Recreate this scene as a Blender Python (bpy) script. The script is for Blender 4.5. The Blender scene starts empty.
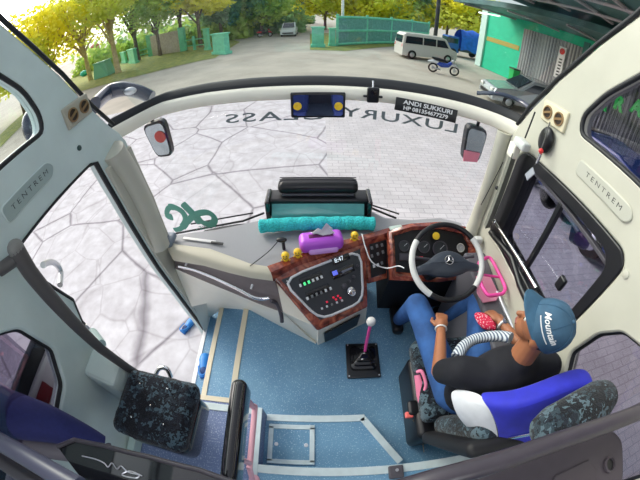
import bpy, bmesh, math, random
from mathutils import Vector, Matrix, Quaternion
random.seed(7)
R = math.radians
S = bpy.context.scene
COL = S.collection
# ------------------------------------------------------------------ camera, world, sun, exposure
EYE = Vector((0, 0, 2.15)); PITCH = 43.0; FPX = 306.0
cam = bpy.data.cameras.new('camera'); camo = bpy.data.objects.new('camera', cam); COL.objects.link(camo)
camo.location = EYE; camo.rotation_euler = (R(90 - PITCH), 0, 0)
cam.type = 'PANO'                                     # a wide action-camera lens (equidistant fisheye)
_c = cam if hasattr(cam, 'panorama_type') else cam.cycles
_c.panorama_type = 'FISHEYE_LENS_POLYNOMIAL'
cam.sensor_width = 36; cam.sensor_height = 27; cam.clip_end = 500; cam.clip_start = .01
_c.fisheye_fov = R(180)
_c.fisheye_polynomial_k0 = 0; _c.fisheye_polynomial_k1 = -640 / 36 / FPX
_c.fisheye_polynomial_k2 = 0; _c.fisheye_polynomial_k3 = 0; _c.fisheye_polynomial_k4 = 0
S.camera = camo
w = bpy.data.worlds.new('sky'); S.world = w; w.use_nodes = True
nt = w.node_tree; bg = nt.nodes['Background']
sky = nt.nodes.new('ShaderNodeTexSky'); sky.sky_type = 'NISHITA'; sky.sun_disc = False
sky.sun_elevation = R(34); sky.sun_rotation = R(-55); sky.air_density = 1.0; sky.dust_density = 4.0; sky.ozone_density = .6
hs = nt.nodes.new('ShaderNodeHueSaturation'); hs.inputs['Saturation'].default_value = .35
nt.links.new(sky.outputs[0], hs.inputs['Color']); nt.links.new(hs.outputs[0], bg.inputs[0]); bg.inputs[1].default_value = .31
sun = bpy.data.lights.new('sun', 'SUN'); sun.energy = .95; sun.angle = R(25); sun.color = (1, .9, .68)
so = bpy.data.objects.new('sun', sun); COL.objects.link(so)
so.rotation_euler = Vector((.62, -.52, -.60)).to_track_quat('-Z', 'Y').to_euler()
for lx in (-.55, .55):                                # added fill lights, unseen behind the camera, to brighten header and dash
    la = bpy.data.lights.new('rear_fill', 'AREA'); la.shape = 'RECTANGLE'; la.size = .25; la.size_y = 1.6; la.energy = 26; la.color = (.93, .97, 1)
    lo = bpy.data.objects.new('rear_fill', la); COL.objects.link(lo); lo.location = (lx, -1.5, 2.74); lo.rotation_euler = (R(25), 0, 0)
S.view_settings.view_transform = 'Standard'; S.view_settings.look = 'None'
S.view_settings.gamma = 1; S.view_settings.exposure = -0.12; S.view_settings.use_curve_mapping = False

# ------------------------------------------------------------------ measuring: a sight line of the photograph met with a real plane
def ray(px, py):
    dx, dy = px - 320, 240 - py; r = math.hypot(dx, dy); t = r / FPX; s = math.sin(t) / r if r else 0
    x, y, f = dx * s, dy * s, math.cos(t); a = R(PITCH)
    return Vector((x, f * math.cos(a) + y * math.sin(a), y * math.cos(a) - f * math.sin(a)))
def P(px, py, x=None, y=None, z=None):
    d = ray(px, py); i, v = next((i, v) for i, v in enumerate((x, y, z)) if v is not None)
    return EYE + d * ((v - EYE[i]) / d[i])
def PL(px, py, o, n):
    d = ray(px, py); o = Vector(o); n = Vector(n); return EYE + d * ((o - EYE).dot(n) / d.dot(n))

# ------------------------------------------------------------------ materials
MT = {}
def mat(name, col, rough=.5, metal=0.0, spec=.5, emit=None, noise=0.0, nscale=20.0, bump=0.0, col2=None, sheen=0.0, coat=0.0, transl=0.0):
    if name in MT: return MT[name]
    m = bpy.data.materials.new(name); m.use_nodes = True; t = m.node_tree; b = t.nodes['Principled BSDF']
    b.inputs['Base Color'].default_value = (*col, 1); b.inputs['Roughness'].default_value = rough; b.inputs['Metallic'].default_value = metal
    b.inputs['Specular IOR Level'].default_value = spec; b.inputs['Sheen Weight'].default_value = sheen; b.inputs['Coat Weight'].default_value = coat
    if emit: b.inputs['Emission Color'].default_value = (*emit[:3], 1); b.inputs['Emission Strength'].default_value = emit[3]
    if noise or col2 or bump:
        tc = t.nodes.new('ShaderNodeTexCoord'); nz = t.nodes.new('ShaderNodeTexNoise'); nz.inputs['Scale'].default_value = nscale; nz.inputs['Detail'].default_value = 4
        t.links.new(tc.outputs['Object'], nz.inputs['Vector'])
        if noise or col2:
            cr = t.nodes.new('ShaderNodeValToRGB'); cr.color_ramp.elements[0].position = .35; cr.color_ramp.elements[1].position = .65
            a = col; c2 = col2 or tuple(min(1, c * (1 + noise)) for c in col); a = col if col2 else tuple(c * (1 - noise) for c in col)
            cr.color_ramp.elements[0].color = (*a, 1); cr.color_ramp.elements[1].color = (*c2, 1)
            t.links.new(nz.outputs['Fac'], cr.inputs[0]); t.links.new(cr.outputs[0], b.inputs['Base Color'])
        if bump:
            bp = t.nodes.new('ShaderNodeBump'); bp.inputs['Strength'].default_value = bump; bp.inputs['Distance'].default_value = .01
            t.links.new(nz.outputs['Fac'], bp.inputs['Height']); t.links.new(bp.outputs[0], b.inputs['Normal'])
    MT[name] = m; return m
def glass(name, tint=(.97, .98, .98), gloss=.05):
    m = bpy.data.materials.new(name); m.use_nodes = True; t = m.node_tree; t.nodes.remove(t.nodes['Principled BSDF'])
    tr = t.nodes.new('ShaderNodeBsdfTransparent'); tr.inputs[0].default_value = (*tint, 1)
    gl = t.nodes.new('ShaderNodeBsdfGlossy'); gl.inputs['Roughness'].default_value = .02
    mx = t.nodes.new('ShaderNodeMixShader'); mx.inputs[0].default_value = gloss
    t.links.new(tr.outputs[0], mx.inputs[1]); t.links.new(gl.outputs[0], mx.inputs[2]); t.links.new(mx.outputs[0], t.nodes['Material Output'].inputs[0])
    MT[name] = m; return m
def ramp(t, src, stops, const=False):
    cr = t.nodes.new('ShaderNodeValToRGB'); cr.color_ramp.interpolation = 'CONSTANT' if const else 'LINEAR'
    e = cr.color_ramp.elements
    while len(e) < len(stops): e.new(.5)
    for k, (p, c) in enumerate(stops): e[k].position = p; e[k].color = (*c, 1)
    t.links.new(src, cr.inputs[0]); return cr.outputs[0]
def nodemat(name, rough=.6, spec=.5):
    m = bpy.data.materials.new(name); m.use_nodes = True; t = m.node_tree; b = t.nodes['Principled BSDF']
    b.inputs['Roughness'].default_value = rough; b.inputs['Specular IOR Level'].default_value = spec
    tc = t.nodes.new('ShaderNodeTexCoord'); MT[name] = m
    return m, t, b, tc.outputs['Object']
def node(t, typ, **k):
    n = t.nodes.new(typ)
    for a, v in k.items():
        if a in n.inputs: n.inputs[a].default_value = v
        else: setattr(n, a, v)
    return n
def mixc(t, fac, a, b, mode='MIX'):
    n = t.nodes.new('ShaderNodeMix'); n.data_type = 'RGBA'; n.blend_type = mode
    for sock, v in ((n.inputs[0], fac), (n.inputs[6], a), (n.inputs[7], b)):
        if hasattr(v, 'links'): t.links.new(v, sock)
        elif isinstance(v, (int, float)): sock.default_value = v
        else: sock.default_value = (*v, 1)
    return n.outputs[2]

cream = mat('cream_plastic', (.52, .51, .43), .42, noise=.03, nscale=6)
cream_l = mat('grey_green_plastic', (.60, .71, .69), .38, noise=.04, nscale=6)
cream_f = mat('off_white_plastic', (.86, .82, .70), .4, noise=.03, nscale=5)
rubber = mat('black_rubber', (.012, .013, .016), .55)
blackp = mat('black_plastic', (.008, .0085, .011), .35)
blackg = mat('glossy_black', (.008, .008, .01), .12, coat=.5)
darkg = mat('dark_grey_plastic', (.07, .065, .08), .45, noise=.08)
railg = mat('brown_grey_rail', (.050, .043, .055), .35, noise=.06)
chrome = mat('chrome', (.8, .8, .82), .18, 1.0)
steel = mat('brushed_steel', (.62, .63, .66), .35, .9)
white = mat('white_paint', (.8, .8, .8), .45)
pink = mat('pink_plastic', (.9, .08, .38), .4)
pinkp = mat('pale_pink_paint', (.78, .42, .5), .4)
beige = mat('beige_nosing', (.66, .6, .44), .5)
stripw = mat('pale_metal_strip', (.56, .66, .68), .35, .2, noise=.05)
dashgrey = mat('grey_dash_vinyl', (.30, .31, .33), .6, bump=.15, nscale=250, noise=.04)
brownpanel = mat('taupe_panel', (.19, .16, .16), .55, noise=.05)
yellow = mat('yellow_plastic', (.95, .62, .03), .4)
purple = mat('purple_plastic', (.52, .10, .72), .3)
purple2 = mat('lilac_plastic', (.72, .38, .85), .35)
tissue = mat('tissue', (.85, .85, .88), .8)
red = mat('red_plastic', (.7, .03, .03), .4)
teal = mat('teal_towel', (.04, .55, .56), .95, bump=.9, nscale=90, noise=.25)
tealp = mat('teal_display', (.10, .36, .36), .25, noise=.08, nscale=10)
redp = mat('red_dot', (.8, .02, .06), .3, emit=(.8, .02, .06, .4))
greenl = mat('green_lamp', (.1, .8, .3), .3, emit=(.1, .9, .3, .8))
whitel = mat('white_button', (.7, .72, .75), .4)
bluel = mat('blue_display', (.08, .1, .5), .3, emit=(.15, .2, 1, .7))
mirrorm = mat('mirror_glass', (.75, .78, .8), .03, 1.0)
g_clear = glass('windscreen_glass', (.985, .99, .99), .025)
g_up = glass('upper_glass', (.93, .97, .97), .03)
g_tint = glass('tinted_glass', (.60, .60, .68), .06)
g_small = glass('tinted_glass_small', (.66, .64, .70), .05)

# speckled blue vinyl floor
m, t, b, oc = nodemat('speckled_blue_floor', .5, .4)
n1 = node(t, 'ShaderNodeTexNoise', Scale=120.0, Detail=2.0); t.links.new(oc, n1.inputs[0])
n2 = node(t, 'ShaderNodeTexNoise', Scale=3.0, Detail=3.0); t.links.new(oc, n2.inputs[0])
base = ramp(t, n2.outputs['Fac'], [(.3, (.11, .25, .40)), (.7, (.16, .33, .48))])
sp = ramp(t, n1.outputs['Fac'], [(.60, (0, 0, 0)), (.70, (1, 1, 1))])
t.links.new(mixc(t, sp, base, (.42, .60, .70)), b.inputs['Base Color']); floor_m = m
m, t, b, oc = nodemat('speckled_grey_floor', .5, .4)
n1 = node(t, 'ShaderNodeTexNoise', Scale=110.0, Detail=2.0); t.links.new(oc, n1.inputs[0])
sp = ramp(t, n1.outputs['Fac'], [(.56, (.15, .21, .38)), (.68, (.45, .52, .66))])
t.links.new(sp, b.inputs['Base Color']); floor2_m = m
# walnut burl
m, t, b, oc = nodemat('red_burl_wood', .22, .6)
n1 = node(t, 'ShaderNodeTexNoise', Scale=9.0, Detail=7.0, Distortion=2.4); t.links.new(oc, n1.inputs[0])
t.links.new(ramp(t, n1.outputs['Fac'], [(.32, (.07, .012, .008)), (.5, (.25, .05, .03)), (.68, (.42, .12, .06))]), b.inputs['Base Color'])
b.inputs['Coat Weight'].default_value = .5; wood = m
# camouflage fur / cloth
def camo_mat(name, sc, stops):
    m, t, b, oc = nodemat(name, .95, .2)
    n0 = node(t, 'ShaderNodeTexNoise', Scale=sc * 1.3, Detail=2.0); t.links.new(oc, n0.inputs[0])
    v = node(t, 'ShaderNodeTexVoronoi', Scale=sc); t.links.new(mixc(t, .22, oc, n0.outputs['Color'], 'ADD'), v.inputs[0])
    s = node(t, 'ShaderNodeSeparateColor'); t.links.new(v.outputs['Color'], s.inputs[0])
    c = ramp(t, s.outputs[0], stops, True)
    f = node(t, 'ShaderNodeTexNoise', Scale=220.0, Detail=3.0); t.links.new(oc, f.inputs[0])
    t.links.new(mixc(t, .35, c, f.outputs['Fac'], 'OVERLAY'), b.inputs['Base Color'])
    bp = node(t, 'ShaderNodeBump', Strength=.8, Distance=.006); t.links.new(f.outputs['Fac'], bp.inputs['Height']); t.links.new(bp.outputs[0], b.inputs['Normal'])
    b.inputs['Sheen Weight'].default_value = .15
    return m
camo_f = camo_mat('camouflage_plush', 24, [(0, (.006, .007, .012)), (.42, (.018, .028, .042)), (.62, (.055, .095, .125)), (.82, (.010, .013, .022))])
camo_s = camo_mat('camouflage_seat_cloth', 22, [(0, (.008, .010, .014)), (.40, (.03, .05, .065)), (.66, (.09, .14, .17)), (.84, (.015, .02, .03))])
# ground outside: large irregular pale slabs left, small block paving right, tan road far off
m, t, b, oc = nodemat('pale_cracked_paving', .85, .2)
n0 = node(t, 'ShaderNodeTexNoise', Scale=.9, Detail=3.0); t.links.new(oc, n0.inputs[0])
v = node(t, 'ShaderNodeTexVoronoi', Scale=.55, feature='DISTANCE_TO_EDGE'); t.links.new(mixc(t, .12, oc, n0.outputs['Color'], 'ADD'), v.inputs[0])
v2 = node(t, 'ShaderNodeTexVoronoi', Scale=1.3, feature='DISTANCE_TO_EDGE'); t.links.new(mixc(t, .15, oc, n0.outputs['Color'], 'ADD'), v2.inputs[0])
n3 = node(t, 'ShaderNodeTexNoise', Scale=5.0, Detail=6.0); t.links.new(oc, n3.inputs[0])
slab = ramp(t, n3.outputs['Fac'], [(.3, (.47, .46, .49)), (.7, (.63, .63, .665))])
c1 = ramp(t, v.outputs['Distance'], [(0, (.42, .40, .42)), (.010, (.70, .68, .70)), (.02, (1, 1, 1))])
c2 = ramp(t, v2.outputs['Distance'], [(0, (.80, .78, .79)), (.022, (1, 1, 1))])
t.links.new(mixc(t, 1.0, mixc(t, 1.0, slab, c1, 'MULTIPLY'), c2, 'MULTIPLY'), b.inputs['Base Color']); slab_m = m
def brick_mat(name, a, c, mortar, sc):
    m, t, b, oc = nodemat(name, .85, .2)
    bk = node(t, 'ShaderNodeTexBrick', Scale=sc); t.links.new(oc, bk.inputs[0])
    bk.inputs['Color1'].default_value = (*a, 1); bk.inputs['Color2'].default_value = (*c, 1); bk.inputs['Mortar'].default_value = (*mortar, 1)
    bk.inputs['Mortar Size'].default_value = .018; bk.inputs['Row Height'].default_value = .28; bk.inputs['Brick Width'].default_value = .56
    n3 = node(t, 'ShaderNodeTexNoise', Scale=2.0, Detail=5.0); t.links.new(oc, n3.inputs[0])
    k = ramp(t, n3.outputs['Fac'], [(.3, (.85, .85, .85)), (.7, (1, 1, 1))])
    t.links.new(mixc(t, 1.0, bk.outputs['Color'], k, 'MULTIPLY'), b.inputs['Base Color']); return m
brick_m = brick_mat('pale_block_paving', (.56, .55, .57), (.62, .61, .63), (.44, .43, .46), 2.2)
road_m = mat('tan_asphalt', (.46, .42, .36), .9, noise=.12, nscale=.6)
grass_m = mat('grass', (.16, .22, .05), .95, col2=(.34, .34, .08), nscale=2.5)

# ------------------------------------------------------------------ mesh helpers
def origin_of(o):
    v = Vector((0, 0, 0))
    while o is not None: v += o.location; o = o.parent
    return v
def put(name, me, m, parent=None, keep=False):
    o = bpy.data.objects.new(name, me); COL.objects.link(o)
    if m is not None:
        for q in (m if isinstance(m, (list, tuple)) else [m]): me.materials.append(q)
    if parent is not None:
        o.parent = parent; me.transform(Matrix.Translation(-origin_of(parent)))
    elif not keep and len(me.vertices):
        xs = [v.co for v in me.vertices]
        c = Vector(((min(v.x for v in xs) + max(v.x for v in xs)) / 2, (min(v.y for v in xs) + max(v.y for v in xs)) / 2, min(v.z for v in xs)))
        me.transform(Matrix.Translation(-c)); o.location = c
    return o
class MB:
    def __init__(s): s.v = []; s.f = []; s.sm = []; s.mi = []; s.k = 0
    def add(s, vs, fs, smooth=False):
        n = len(s.v); s.v += [tuple(v) for v in vs]; s.f += [tuple(i + n for i in f) for f in fs]; s.sm += [smooth] * len(fs); s.mi += [s.k] * len(fs); return s
    def box(s, c, d, rot=None, taper=1.0):
        M = rot.to_matrix() if isinstance(rot, (Quaternion,)) else (rot or Matrix.Identity(3)); c = Vector(c)
        vs = []
        for z in (-.5, .5):
            k = taper if z > 0 else 1
            for x, y in ((-.5, -.5), (.5, -.5), (.5, .5), (-.5, .5)): vs.append(c + M @ Vector((x * d[0] * k, y * d[1] * k, z * d[2])))
        return s.add(vs, [(0, 3, 2, 1), (4, 5, 6, 7), (0, 1, 5, 4), (1, 2, 6, 5), (2, 3, 7, 6), (3, 0, 4, 7)])
    def rbox(s, c, d, r=.02, rot=None, n=4, pw=None):
        """box with rounded edges (superellipse rings)"""
        M = rot if rot is not None else Matrix.Identity(3); c = Vector(c); K = 6
        r = min(r, min(d) / 2 * .999); hx, hy, hz = d[0] / 2 - r, d[1] / 2 - r, d[2] / 2 - r
        rings = []
        for q in range(-n, n + 1):
            a = q / n * math.pi / 2; zz = math.sin(a) * r + (hz if q > 0 else -hz if q < 0 else 0); rr = math.cos(a) * r
            if q == 0: rings.append((-hz, r)); rings.append((hz, r))
            else: rings.append((zz, rr))
        vs = []; N = 4 * (K + 1)
        for zz, rr in rings:
            for cx, cy, a0 in ((hx, hy, 0), (-hx, hy, 90), (-hx, -hy, 180), (hx, -hy, 270)):
                for k in range(K + 1):
                    a = R(a0 + 90 * k / K); vs.append(c + M @ Vector((cx + rr * math.cos(a), cy + rr * math.sin(a), zz)))
        fs = []
        for i in range(len(rings) - 1):
            for j in range(N): fs.append((i * N + j, i * N + (j + 1) % N, (i + 1) * N + (j + 1) % N, (i + 1) * N + j))
        fs.append(tuple(range(N - 1, -1, -1))); fs.append(tuple((len(rings) - 1) * N + j for j in range(N)))
        return s.add(vs, fs, True)
    def tube(s, pts, r, n=10, cap=True, closed=False, flat=1.0):
        pts = [Vector(p) for p in pts]; L = len(pts); rs = r if isinstance(r, (list, tuple)) else [r] * L
        vs = []; up = None
        for i, p in enumerate(pts):
            a = pts[(i - 1) % L] if (closed or i) else p; b_ = pts[(i + 1) % L] if (closed or i < L - 1) else p
            d = (b_ - a).normalized() if (b_ - a).length > 1e-9 else Vector((0, 0, 1))
            if up is None: up = d.orthogonal().normalized()
            up = (up - d * up.dot(d)); up = up.normalized() if up.length > 1e-6 else d.orthogonal().normalized()
            sd = d.cross(up)
            for k in range(n):
                t_ = 2 * math.pi * k / n; vs.append(p + (up * math.cos(t_) + sd * math.sin(t_) * flat) * rs[i])
        fs = []
        for i in range(L if closed else L - 1):
            j = (i + 1) % L
            for k in range(n): fs.append((i * n + k, i * n + (k + 1) % n, j * n + (k + 1) % n, j * n + k))
        if cap and not closed: fs.append(tuple(range(n - 1, -1, -1))); fs.append(tuple((L - 1) * n + k for k in range(n)))
        return s.add(vs, fs, True)
    def lathe(s, c, axis, prof, n=20, cap=True):
        """prof: list of (radius, height along axis)"""
        c = Vector(c); ax = Vector(axis).normalized(); u = ax.orthogonal().normalized(); v = ax.cross(u); vs = []
        for r, h in prof:
            for k in range(n):
                a = 2 * math.pi * k / n; vs.append(c + ax * h + (u * math.cos(a) + v * math.sin(a)) * r)
        fs = [(i * n + k, i * n + (k + 1) % n, (i + 1) * n + (k + 1) % n, (i + 1) * n + k) for i in range(len(prof) - 1) for k in range(n)]
        if cap: fs.append(tuple(range(n - 1, -1, -1))); fs.append(tuple((len(prof) - 1) * n + k for k in range(n)))
        return s.add(vs, fs, True)
    def ball(s, c, r, n=12, sc=(1, 1, 1), rot=None):
        c = Vector(c); M = rot or Matrix.Identity(3); vs = []; m_ = n // 2 + 1
        for i in range(1, m_):
            th = math.pi * i / m_
            for k in range(n):
                a = 2 * math.pi * k / n; vs.append(c + M @ Vector((math.sin(th) * math.cos(a) * sc[0], math.sin(th) * math.sin(a) * sc[1], math.cos(th) * sc[2])) * r)
        L = m_ - 1; fs = [(i * n + k, (i + 1) * n + k, (i + 1) * n + (k + 1) % n, i * n + (k + 1) % n) for i in range(L - 1) for k in range(n)]
        vs.append(c + M @ Vector((0, 0, sc[2] * r))); vs.append(c + M @ Vector((0, 0, -sc[2] * r))); T = L * n
        fs += [(T, k, (k + 1) % n) for k in range(n)] + [(T + 1, (L - 1) * n + (k + 1) % n, (L - 1) * n + k) for k in range(n)]
        return s.add(vs, fs, True)
    def prism(s, pts, off):
        """polygon (list of points) extruded by the vector off"""
        n = len(pts); pts = [Vector(p) for p in pts]; off = Vector(off)
        return s.add(pts + [p + off for p in pts], [tuple(range(n - 1, -1, -1)), tuple(range(n, 2 * n))] + [(i, (i + 1) % n, (i + 1) % n + n, i + n) for i in range(n)])
    def loft(s, rows, closed=False, smooth=True, thick=None):
        """grid of points; thick: a vector that gives the sheet a thickness"""
        n = len(rows[0]); L = len(rows); A = [Vector(p) for r_ in rows for p in r_]
        fs = [(i * n + k, i * n + (k + 1) % n, (i + 1) * n + (k + 1) % n, (i + 1) * n + k) for i in range(L - 1) for k in range(n if closed else n - 1)]
        if thick is None: return s.add(A, fs, smooth)
        B = [p + Vector(thick) for p in A]; m_ = len(A)
        f2 = fs + [tuple(i + m_ for i in reversed(f)) for f in fs]
        ed = [(k, k + 1) for k in range(n - 1)] + [((L - 1) * n + k + 1, (L - 1) * n + k) for k in range(n - 1)] + [((i + 1) * n, i * n) for i in range(L - 1)] + [(i * n + n - 1, (i + 1) * n + n - 1) for i in range(L - 1)]
        return s.add(A + B, f2 + [(b_, a, a + m_, b_ + m_) for a, b_ in ed], smooth)
    def build(s, name, m, parent=None, bevel=0.0, seg=2, fix=True, keep=False, sharp=None):
        me = bpy.data.meshes.new(name); me.from_pydata(s.v, [], s.f)
        me.polygons.foreach_set('use_smooth', s.sm); me.polygons.foreach_set('material_index', s.mi)
        if fix:
            bm = bmesh.new(); bm.from_mesh(me); bmesh.ops.recalc_face_normals(bm, faces=bm.faces); bm.to_mesh(me); bm.free()
        if sharp: me.set_sharp_from_angle(angle=R(sharp))
        elif any(s.sm): me.set_sharp_from_angle(angle=R(50))
        o = put(name, me, m, parent, keep)
        if bevel:
            q = o.modifiers.new('b', 'BEVEL'); q.width = bevel; q.segments = seg; q.limit_method = 'ANGLE'; q.angle_limit = R(35)
        return o
def tag(o, label=None, cat=None, group=None, kind=None):
    for k, v in (('label', label), ('category', cat), ('group', group), ('kind', kind)):
        if v: o[k] = v
    return o
def thing(name, label, cat, loc=(0, 0, 0), group=None):
    o = bpy.data.objects.new(name, None); COL.objects.link(o); o.location = loc; o.empty_display_size = .1
    return tag(o, label, cat, group)
def struct(o): o['kind'] = 'structure'; return o
def copy_tree(o, parent=None):
    c = o.copy(); COL.objects.link(c); c.parent = parent
    for ch in [x for x in S.objects if x.parent == o]: copy_tree(ch, c)
    return c
def plate(name, outer, holes, thick, M, m, parent=None, bevel=0.0):
    """2-D outline with holes, given a thickness, placed by the matrix M (x, y = outline, z = thickness)"""
    cu = bpy.data.curves.new('c', 'CURVE'); cu.dimensions = '2D'; cu.fill_mode = 'BOTH'; cu.extrude = thick / 2; cu.bevel_depth = bevel; cu.bevel_resolution = 1
    cu.offset = -bevel
    for pts in [outer] + holes:
        sp = cu.splines.new('POLY'); sp.points.add(len(pts) - 1); sp.use_cyclic_u = True
        for k, p in enumerate(pts): sp.points[k].co = (p[0], p[1], 0, 1)
    o = bpy.data.objects.new('c', cu); COL.objects.link(o); dg = bpy.context.evaluated_depsgraph_get()
    me = bpy.data.meshes.new_from_object(o.evaluated_get(dg)); bpy.data.objects.remove(o); me.materials.clear(); me.transform(M); me.name = name
    return put(name, me, m, parent)
def chamfer(pts, r, n=3):
    """round the corners of a 2-D outline"""
    out = []; L = len(pts)
    for i in range(L):
        p = Vector(pts[i]); a = Vector(pts[i - 1]); b_ = Vector(pts[(i + 1) % L])
        u = (a - p); v = (b_ - p); k = min(r, u.length * .45, v.length * .45); s0 = p + u.normalized() * k; s1 = p + v.normalized() * k
        for j in range(n + 1):
            t_ = j / n; out.append(tuple(s0 * (1 - t_) ** 2 + p * 2 * t_ * (1 - t_) + s1 * t_ ** 2))
    return out
def axes(o, x, y, z=None):
    x = Vector(x).normalized(); y = Vector(y); y = (y - x * y.dot(x)).normalized(); z = x.cross(y)
    return Matrix(((x.x, y.x, z.x, o[0]), (x.y, y.y, z.y, o[1]), (x.z, y.z, z.z, o[2]), (0, 0, 0, 1)))
def rot3(x, y): return axes((0, 0, 0), x, y).to_3x3()
def text(name, body, c, right, up, size, m, parent=None, ext=.001, mirror=False, space=1.0, shear=0.0, bold=0.0, width=1.0):
    cu = bpy.data.curves.new('t', 'FONT'); cu.body = body; cu.size = size; cu.extrude = ext; cu.align_x = 'CENTER'; cu.align_y = 'CENTER'
    cu.space_character = space; cu.shear = shear; cu.offset = bold; cu.resolution_u = 3
    o = bpy.data.objects.new('t', cu); COL.objects.link(o); dg = bpy.context.evaluated_depsgraph_get()
    me = bpy.data.meshes.new_from_object(o.evaluated_get(dg)); bpy.data.objects.remove(o); me.materials.clear(); me.name = name
    me.transform(Matrix.Diagonal((-width if mirror else width, 1, 1, 1)))
    me.transform(axes(c, right, up)); return put(name, me, m, parent)
def bez(p, n=12):
    """smooth curve through the points (Catmull-Rom)"""
    p = [Vector(q) for q in p]; out = []
    for i in range(len(p) - 1):
        a, b_, c, d = p[max(i - 1, 0)], p[i], p[i + 1], p[min(i + 2, len(p) - 1)]
        for k in range(n):
            t_ = k / n; out.append(.5 * ((2 * b_) + (c - a) * t_ + (2 * a - 5 * b_ + 4 * c - d) * t_ ** 2 + (3 * b_ - a - 3 * c + d) * t_ ** 3))
    return out + [p[-1]]
def blob(name, caps, m, parent, vox=.008, smooth=4):
    """one continuous surface grown round tapered limbs: caps = [(a, b, ra, rb)] or [(c, (rx, ry, rz), rotation)]"""
    mb = MB()
    for q in caps:
        if len(q) == 4:
            a, b_, ra, rb = Vector(q[0]), Vector(q[1]), q[2], q[3]; d = (b_ - a); n = max(2, int(d.length / max(min(ra, rb), .004) * 1.4))
            mb.ball(a, ra, 14); mb.ball(b_, rb, 14); mb.tube([a, b_], [ra, rb], 14)
        else: mb.ball(q[0], 1.0, 20, q[1], q[2])
    o = mb.build(name, m, parent, fix=True)
    r_ = o.modifiers.new('r', 'REMESH'); r_.mode = 'VOXEL'; r_.voxel_size = vox; r_.use_smooth_shade = True
    s_ = o.modifiers.new('s', 'SMOOTH'); s_.iterations = smooth; s_.factor = .6
    return o
def chamfer3(q):
    out = []
    for i in range(len(q)):
        p, a, b_ = q[i], q[i - 1], q[(i + 1) % len(q)]
        for t_ in (0, .33, .66, 1): out.append((p + (a - p) * .25) * (1 - t_) ** 2 + p * 2 * t_ * (1 - t_) + (p + (b_ - p) * .25) * t_ ** 2)
    return out
GZ = -.9
XL, XR = -1.15, 1.15
# ================================================================== SETTING: ground outside
def ground_poly(name, pts, z, m):
    o = MB().add([(x, y, z) for x, y in pts], [tuple(range(len(pts)))]).build(name, m, fix=False, keep=True); return struct(o)
ground_poly('ground', [(-160, -40), (160, -40), (160, 200), (-160, 200)], GZ - .02, road_m)
ground_poly('ground_slabs', [(-14, -6), (.15, -6), (.15, 11.6), (-14, 11.0)], GZ - .004, slab_m)
ground_poly('ground_blocks', [(.15, -6), (7.5, -6), (7.5, 11.6), (.15, 11.6)], GZ - .004, brick_m)
# ================================================================== SETTING: the coach body
def wy(x):
    """where the lower windscreen's top edge stands, forward of the camera"""
    k = [(-1.30, 1.30), (-1.15, 1.62), (-1.06, 1.83), (-.8, 1.915), (-.45, 1.935), (0, 1.93), (.4, 1.90), (.7, 1.83), (.94, 1.74), (1.08, 1.64), (1.15, 1.56), (1.3, 1.3)]
    for (a, ya), (b_, yb) in zip(k, k[1:]):
        if a <= x <= b_: t_ = (x - a) / (b_ - a); return ya + (yb - ya) * t_
    return k[0][1]
XS = [-1.15, -1.12, -1.09, -1.04, -.97, -.88, -.75, -.6, -.45, -.3, -.15, 0, .15, .3, .45, .6, .75, .88, .97, 1.04, 1.09, 1.12, 1.15]
def side(name, outline, holes, x0, x1, m, bev=.012):
    """slab of side wall: outline in (y, z), between x0 and x1"""
    M = axes(((x0 + x1) / 2, 0, 0), (0, 1, 0), (0, 0, 1)); return plate(name, outline, holes, abs(x1 - x0) - 2 * bev, M, m, None, bev)
# left wall: beam over the door, upper pillar, A-pillar, rear panel with a small window
LW = [(-1.6, -.95), (.5, -.95), (.53, .5), (.52, .98), (.60, 1.2), (.50, 1.54), (.53, 1.61), (1.14, 1.61), (1.20, 1.585), (1.247, 1.30), (1.283, 1.0), (1.323, .65), (1.386, .25), (1.447, -.24), (1.47, -.45), (1.47, -.95), (1.58, -.95),
      (1.56, .7), (1.56, 1.1), (1.50, 1.56), (1.46, 1.63), (1.39, 1.71), (1.276, 1.869), (1.128, 2.096), (.987, 2.271), (.855, 2.424), (.62, 2.75), (-1.6, 2.75)]
up_l = chamfer([(.93, 1.90), (.945, 1.98), (.90, 2.11), (.80, 2.22), (.60, 2.42), (.3, 2.5), (-1.45, 2.5), (-1.45, 1.90)], .05)
sm_l = chamfer([(.22, 1.482), (.305, 1.40), (.345, 1.18), (.235, 1.035), (-.05, .98), (-.35, .98), (-.35, 1.49)], .03)
struct(side('wall_left', LW, [up_l, sm_l], XL - .09, XL, cream_l))
RW = [(-1.6, -.95), (-1.6, 2.75), (.62, 2.75), (.861, 2.453), (1.049, 2.267), (1.257, 2.026), (1.42, 1.80), (1.50, 1.66), (1.54, 1.56), (1.575, 1.10), (1.66, .84), (1.6, .5), (1.55, -.95)]
up_r = chamfer([(1.02, 1.845), (1.04, 1.93), (.95, 2.07), (.80, 2.217), (.6, 2.42), (.3, 2.5), (-1.45, 2.5), (-1.45, 1.86)], .05)
dw = chamfer([(1.41, 1.50), (1.35, 1.565), (.52, 1.605), (.475, 1.56), (.50, .93), (1.415, .93)], .05)
sm_r = chamfer([(.385, 1.08), (.36, 1.28), (.29, 1.40), (.18, 1.455), (-.3, 1.47), (-.3, .98), (.30, .98)], .03)
struct(side('wall_right', RW, [up_r, dw, sm_r], XR, XR + .09, cream))
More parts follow.
